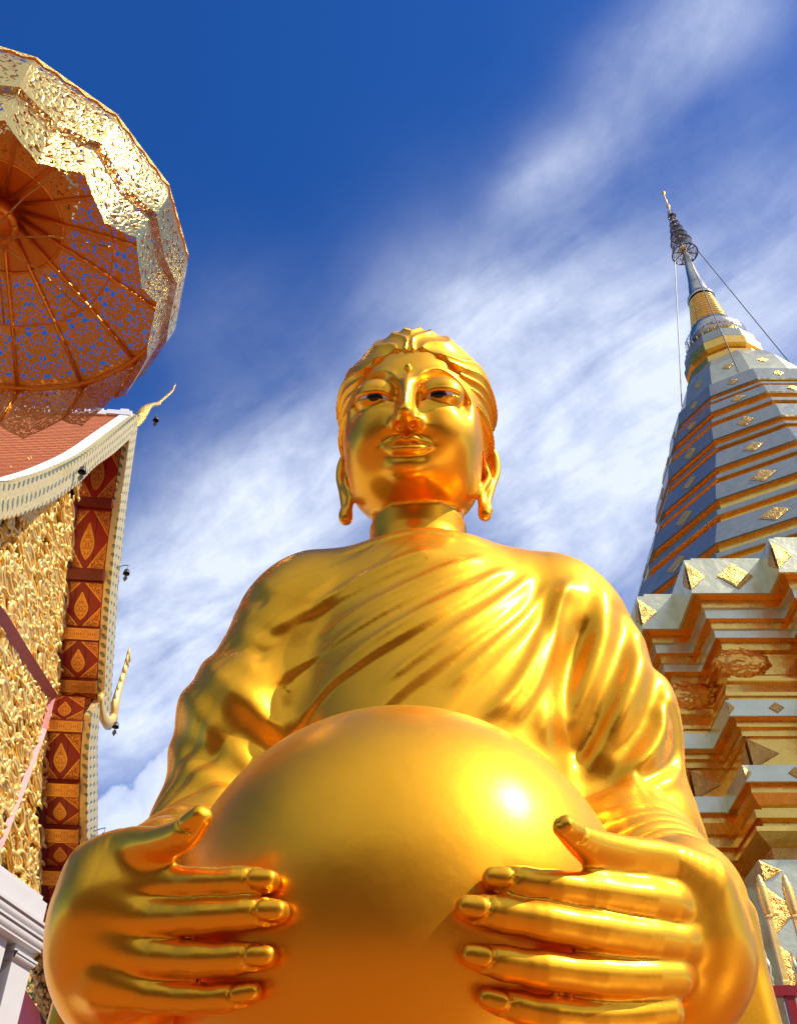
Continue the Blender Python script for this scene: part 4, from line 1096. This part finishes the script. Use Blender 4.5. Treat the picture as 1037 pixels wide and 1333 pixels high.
while cnt_ < 330:
    t, z = rs.uniform(-3.6, 2.6), rs.uniform(3.3, 8.1)
    if not lim(t, z): continue
    cnt_ += 1; hd = rs.choice((-1, 1)); R0 = rs.uniform(.09, .20); a0 = rs.uniform(0, 6.28); turns = rs.uniform(1.2, 1.9)
    pts = []; rr = []
    for k in range(22):
        u = k / 21; a = a0 + hd * turns * 6.28 * u; r = R0 * (1 - u) ** .8 + .012
        pts.append(G(t + 2.1 * r * math.cos(a), z + r * math.sin(a), .50 - .05 * math.sin(u * 3.1) - .02)); rr.append(.006 + .026 * math.sin(min(u * 5, 1.57)) * (1 - .35 * u))
    mb.tube(pts, rr, 5)
    for k in (3, 7, 11):
        a = a0 + hd * turns * 6.28 * k / 21 + hd * .5; p = pts[k]; q = p + (G(0, 0, 0) - G(0, 0, 0)) + gd_ * 2.0 * .07 * math.cos(a) + np.array([0, 0, .07 * math.sin(a)]) + nG * .03
        mb.tube([p, (p + q) / 2 + nG * .01, q], [.024, .020, .003], 5)
mb.build('carved_vine', M['carved'], hall, True)
V = [G(-4.3, 2.0, .545), G(-4.3, 3.9, .545), G(-3.0, 4.7, .545), G(-1.8, 6.0, .545), G(0, 8.5, .545), G(.5, 7.3, .545), G(1.0, 6.6, .545), G(1.7, 5.5, .545), G(2.3, 4.5, .545), G(3.5, 3.9, .545), G(6.0, 3.1, .545), G(6.0, 2.0, .545)]
MB().add(V, [tuple(range(12))]).build('glass_ground', M['green'], hall)
def onG(px, py, off=0.0):
    d = np.array(ray(px, py)); Q_ = A0 - nG * off; return d * ((Q_ @ nG) / (d @ nG))
for pts, w_, mt, nm in (([(-30, 762), (0, 803), (34, 857), (66, 905)], .085, M['pink'], 'slanting_beam'), ([(68, 905), (56, 950), (30, 1022), (0, 1098), (-30, 1160)], .045, M['pink'], 'slanting_beam')):
    c_ = [onG(x, y, .42) for x, y in pts]; MB().tube(c_, w_, 4).build(nm, mt, hall)
# hall walls below
m = MB(); m.box(G(.9, 1.1, 1.0) , (.5, 5.2, 2.05), U=nG, Vv=gd_); m.build('wall', M['redwood'], hall)
m = MB()
for t in (-3.6, -1.4, 1.0, 3.2): m.box(G(t, .25, .35), (.16, .16, 1.75), U=nG, Vv=gd_)
m.build('columns', M['redpaint'], hall)
# sky tassel finial at the apex, serpent finial at the foot of the upper bargeboard
pts = [onG(x, y, -.02) for x, y in ((176, 556), (180, 549), (184, 541), (190, 532), (198, 527), (205, 526), (211, 521), (219, 514), (225, 508), (229, 499))]
o = MB().tube(catmull(pts, 4), np.interp(np.linspace(0, 1, 37), [0, .15, .28, .45, .5, .56, .62, .85, 1], [.03, .070, .074, .035, .042, .040, .024, .020, .004]), 14, .7).build('roof_finial', M['relief'], hall, True)
m = MB()
cp = catmull([onG(x, y, -.02) for x, y in ((131, 905), (133, 928), (140, 941), (147, 936), (150, 918), (154, 902), (159, 886), (164, 870), (167, 860), (169, 852))], 5)
m.tube(cp, np.interp(np.linspace(0, 1, len(cp)), [0, .25, .45, .7, 1], [.05, .085, .085, .05, .006]), 10, .6)
for k in range(16, len(cp) - 4, 4):
    p = cp[k]; q = cp[k + 3]; d_ = q - p; d_ /= np.linalg.norm(d_)
    for sd_, ln in ((-1, .13), (1, .07)):
        e_ = gd_ * sd_; m.tube([p, p + e_ * ln * .6 + d_ * ln * .5, p + e_ * ln * .75 + d_ * ln * 1.35], [.032, .022, .003], 6)
m.build('serpent_finial', M['carved'], hall, True)
# little wind bells
def make_bell(p, label):
    root = empty('wind_bell', (p[0], p[1], p[2] + CZ - .14), label, 'bell', 'bronze wind bells hanging from the temple eaves')
    c_ = (p[0], p[1], p[2] + CZ - .05)
    lathe('bell_cup', [(.002, .052), (.012, .05), (.020, .045), (.030, .030), (.036, .0), (.041, -.022), (.038, -.020), (.030, .0), (.02, .03)], c_, M['bell'], root, 16)
    m = MB(); m.tube([(p[0], p[1], p[2] + .06), (p[0], p[1], p[2] - .10)], .0035, 5); m.build('chain', M['wire'], root)
    m = MB(); lf = [(0, .0), (.022, -.03), (.026, -.055), (0, -.10), (-.026, -.055), (-.022, -.03)]
    a = [(p[0] + x, p[1], p[2] - .09 + z) for x, z in lf]; b = [(x, y + .003, z) for x, y, z in a]
    m.add(a + b, [tuple(range(6)), tuple(range(11, 5, -1))] + [(i, 6 + i, 6 + (i + 1) % 6, (i + 1) % 6) for i in range(6)]).build('clapper_leaf', M['bell'], root)
    return root
for (px, py), lab in (((204, 543), 'small bronze bell under the gold finial at the roof peak'), ((166, 741), 'small bronze bell on a wire beside the middle of the scaly bargeboard'), ((152, 940), 'small bronze bell under the serpent finial at the foot of the bargeboard'),
                      ((136, 1084), 'lowest bronze bell beside the lower bargeboard near the statue hand'), ((109, 608), 'small bronze bell hanging before the sloping white edged bargeboard')):
    p = onG(px, py, -.12 if px < 200 else -.05); make_bell(p, lab)
    if px in (166, 136):
        MB().tube([onG(px - 14, py - 2, -.05), onG(px - 5, py - 5, -.09), p + np.array([0, 0, .06])], .006, 5).build('bell_bracket', M['wire'], hall)

# ------------------------------------------------------------------ white stone gateway in front of the hall
g2 = np.array([.22, .975, 0]); g2 /= np.linalg.norm(g2); n2 = np.array([g2[1], -g2[0], 0]); S0 = np.array(ray(62, 1213)) * 5 / ray(62, 1213).y
gate = empty('stone_gateway', (S0[0] - .3, S0[1] - 1.0, 0), 'white stone pier with moulded cornice at the lower left, in front of the carved hall', 'stone pier')
def S(s, o, z): 
    p = S0 + g2 * s + n2 * o; p[2] = z; return p
def sbox(name, s0, s1, o0, o1, z0, z1, prof=None):
    return MB().box(S((s0 + s1) / 2, (o0 + o1) / 2, (z0 + z1) / 2), ((s1 - s0) / 2, (o1 - o0) / 2, (z1 - z0) / 2), U=g2, Vv=n2)
def moulding(name, prof, s1=0.0, s0=-3.2, back=-.6):
    """prof [(outset, z)] swept along the face and returned round the far corner"""
    V, Fc = [], []; k = len(prof)
    for o, z in prof: V += [S(s0, o, z), S(s1 + o, o, z), S(s1 + o, back, z)]
    for j in range(k - 1):
        for i in (0, 1): Fc.append((j * 3 + i, j * 3 + i + 1, (j + 1) * 3 + i + 1, (j + 1) * 3 + i))
    for jj in (0, k - 1): 
        V += [S(s0, back, prof[jj][1])]; b = len(V) - 1; Fc.append((jj * 3, jj * 3 + 1, jj * 3 + 2, b))
    return MB().add(V, Fc).build(name, M['stone'], gate)
moulding('frieze', [(-.02, 1.80), (-.02, 1.775), (.0, 1.77), (.0, 1.66)], -.06)
arc = lambda o, z, r, a0, a1, n_=6: [(o + r * math.cos(math.radians(a)), z + r * math.sin(math.radians(a))) for a in np.linspace(a0, a1, n_)]
moulding('cornice', [(.0, 1.66), (.045, 1.655), (.045, 1.642)] + arc(.010, 1.625, .026, 40, -60) + [(.014, 1.60), (.034, 1.598), (.034, 1.588)] + arc(.0, 1.572, .026, 40, -60) + [(.004, 1.548), (.016, 1.546), (.016, 1.538), (-.01, 1.530)], -.055)
moulding('wall', [(-.03, 1.532), (-.03, .2)], -.24, -3.2)
MB().add([], []) if False else None
sbox('pilaster', -.22, -.05, -.4, -.012, -1.5, 1.532).build('pilaster', M['stone'], gate)
moulding('capital', [(-.01, 1.496), (.016, 1.492), (.016, 1.482)] + arc(-.005, 1.476, .016, 30, -70, 5) + [(-.012, 1.456)], -.06, -.235, -.38)
sbox('plinth', -3.2, -.24, -.6, -.03, -1.5, .2).build('pier_base', M['stone'], gate)

# ------------------------------------------------------------------ tiered gilded parasol
PA = np.array([-2.70, 3.475])
par = empty('gilded_parasol', (PA[0], PA[1], 0), 'large pierced gold ceremonial parasol with scalloped fringe seen from below', 'parasol')
NP = 16; ph0 = .12
def pp_(a, r, z): return (PA[0] + r * math.cos(a), PA[1] + r * math.sin(a), z)
def panel(prof, i, mat_, name, scal=None, nu_=10, parent=par, bulge=0.0):
    """prof [(r,z)] between two ribs; flat between the ribs; scal(u) lowers the lower edge"""
    pc = catmull(prof, 12); prof = [tuple(p) for p in pc]
    a0, a1 = ph0 + 2 * math.pi * i / NP, ph0 + 2 * math.pi * (i + 1) / NP; V, Fc, uvs = [], [], []
    m_ = len(prof)
    for j, (r, z) in enumerate(prof):
        for k in range(nu_ + 1):
            u = k / nu_; p0, p1 = np.array(pp_(a0, r, z)), np.array(pp_(a1, r, z)); p = p0 * (1 - u) + p1 * u
            mid = math.sin(u * math.pi); rad_ = np.array([p[0] - PA[0], p[1] - PA[1], 0]); rad_ /= np.linalg.norm(rad_) + 1e-9
            p = p + rad_ * bulge * mid * (j / (m_ - 1))
            dz = 0
            if scal: dz = scal(u) * (j / (m_ - 1)); p = p + np.array([0, 0, -dz])
            V.append(p); w_ = np.linalg.norm(p1 - p0)
            s_tot = sum(math.hypot(prof[q + 1][0] - prof[q][0], prof[q + 1][1] - prof[q][1]) for q in range(m_ - 1)) + (scal(u) if scal else 0)
            s_j = sum(math.hypot(prof[q + 1][0] - prof[q][0], prof[q + 1][1] - prof[q][1]) for q in range(j)) + dz
            uvs.append((min(u, 1 - u) * w_, min(s_j, s_tot - s_j)))
    for j in range(m_ - 1):
        for k in range(nu_): Fc.append((j * (nu_ + 1) + k, j * (nu_ + 1) + k + 1, (j + 1) * (nu_ + 1) + k + 1, (j + 1) * (nu_ + 1) + k))
    o = MB().add(V, Fc).build(name, mat_, parent); uvset(o, uvs); return o
pet = lambda u: .15 * (1 - abs(2 * u - 1) ** 1.5) + .03 * max(0, 1 - abs(2 * u - 1) * 6)
for i in range(NP):
    panel([(.44, 5.78), (.72, 5.70), (1.0, 5.60), (1.275, 5.50)], i, M['fil_in'], 'canopy_panel')
    panel([(1.28, 5.50), (1.272, 5.38), (1.235, 5.18), (1.19, 5.02)], i, M['fil'], 'valance_panel', scal=pet)
    panel([(1.30, 5.56), (1.318, 5.44), (1.306, 5.34), (1.283, 5.24)], i, M['fil'], 'upper_valance_panel', scal=lambda u: pet(u) * .55)
# zigzag trim along the shoulder
V, Fc = [], []; nz = NP * 8
for i in range(nz):
    a = ph0 + 2 * math.pi * i / nz; r = 1.306 * (math.cos(math.pi / NP) / math.cos((((a - ph0) % (2 * math.pi / NP)) - math.pi / NP)))
    V += [pp_(a, r - .03, 5.585), pp_(a, r, 5.575), pp_(a, r + .006, 5.525 if i % 2 else 5.555)]
for i in range(nz):
    j = (i + 1) % nz
    for k in (0, 1): Fc.append((i * 3 + k, j * 3 + k, j * 3 + k + 1, i * 3 + k + 1))
MB().add(V, Fc).build('zigzag_trim', M['relief'], par)
pz = lambda prof, nm, mt, seg=NP: lathe(nm, prof, (PA[0], PA[1], CZ), mt, par, seg, ph0, False)
M['copper'] = gold('burnished_copper_gold', base=(1.0, .48, .08), dark=(.6, .2, .03), rough=.34, scale=12, bump=.2)
pz([(.03, 5.93), (.20, 5.86), (.44, 5.785)], 'centre_disc', M['copper'])
pz([(.46, 5.81), (.35, 5.92), (.33, 6.15)], 'upper_canopy', M['fil'])
ring = lambda r, z, rad, nm, mt, seg=8: MB().tube([pp_(t, r, z) for t in np.linspace(ph0, ph0 + 2 * math.pi, NP * 3 + 1)], rad, seg).build(nm, mt, par, True)
ring(1.262, 5.49, .022, 'rim_ring', M['copper']); ring(.44, 5.775, .010, 'support_ring', M['copper']); ring(.80, 5.64, .008, 'support_ring', M['copper']); ring(.14, 5.70, .025, 'hub_ring', M['copper'])
for i in range(NP):
    a = ph0 + 2 * math.pi * i / NP
    m = MB(); m.tube([pp_(a, .12, 5.87), pp_(a, .44, 5.765), pp_(a, .80, 5.655), pp_(a, 1.262, 5.485)], .013, 6); m.tube([pp_(a, 1.262, 5.485), pp_(a, 1.25, 5.30), pp_(a, 1.19, 5.04)], .007, 5); m.build('rib', M['copper'], par, True)
    if i % 2 == 0:
        m = MB(); m.tube([pp_(a, .10, 5.55), pp_(a, .40, 5.62), pp_(a + .06, .78, 5.635)], .007, 5); m.build('strut', M['relief'], par, True)
lathe('pole', [(.045, 0), (.045, 5.9 + CZ), (.03, 8.6)], (PA[0], PA[1], 0), M['copper'], par, 16)
lathe('hub', [(.05, 5.40), (.09, 5.44), (.10, 5.52), (.07, 5.60), (.12, 5.68), (.14, 5.75), (.10, 5.86), (.03, 5.93)], (PA[0], PA[1], CZ), M['copper'], par, 20)
for k, (r, z0) in enumerate(((.46, 6.25), (.34, 6.60), (.22, 6.95))):
    pz([(r * .30, z0 + .22), (r, z0), (r * .96, z0 - .17)], 'upper_tier', M['fil'])

# ------------------------------------------------------------------ unseen cloister behind the photographer, added to darken reflections in the polished gold
M['darktile'] = plain('dark_reflection_tile', (.09, .035, .02), .6, var=.3, scale=3)  # tile tone set dark to give the bowl a dark reflected band
cl = empty('cloister', (0, -7.5, 0), 'unseen dark roofed cloister gallery, added for its reflection, closing the courtyard opposite the Buddha', 'gallery')
MB().box((0, -9.2, .4), (24, .15, 1.9)).build('wall', M['redwood'], cl)
V = [(-25, -6.2, 1.7), (25, -6.2, 1.7), (25, -9.4, 5.2), (-25, -9.4, 5.2), (-25, -6.2, 1.55), (25, -6.2, 1.55), (25, -9.4, 5.0), (-25, -9.4, 5.0)]
o = MB().add(V, [(0, 1, 2, 3), (7, 6, 5, 4), (0, 4, 5, 1), (2, 6, 7, 3)]).build('roof', M['darktile'], cl); uvset(o, [(v[0], v[1]) for v in V])
for i in range(17):
    MB().box((-24 + 3 * i, -6.7, .05), (.14, .14, 1.55)).build('column', M['redwood'], cl)
MB().box((0, -7.9, -1.42), (24.6, 1.7, .08)).build('plinth', M['stone'], cl)
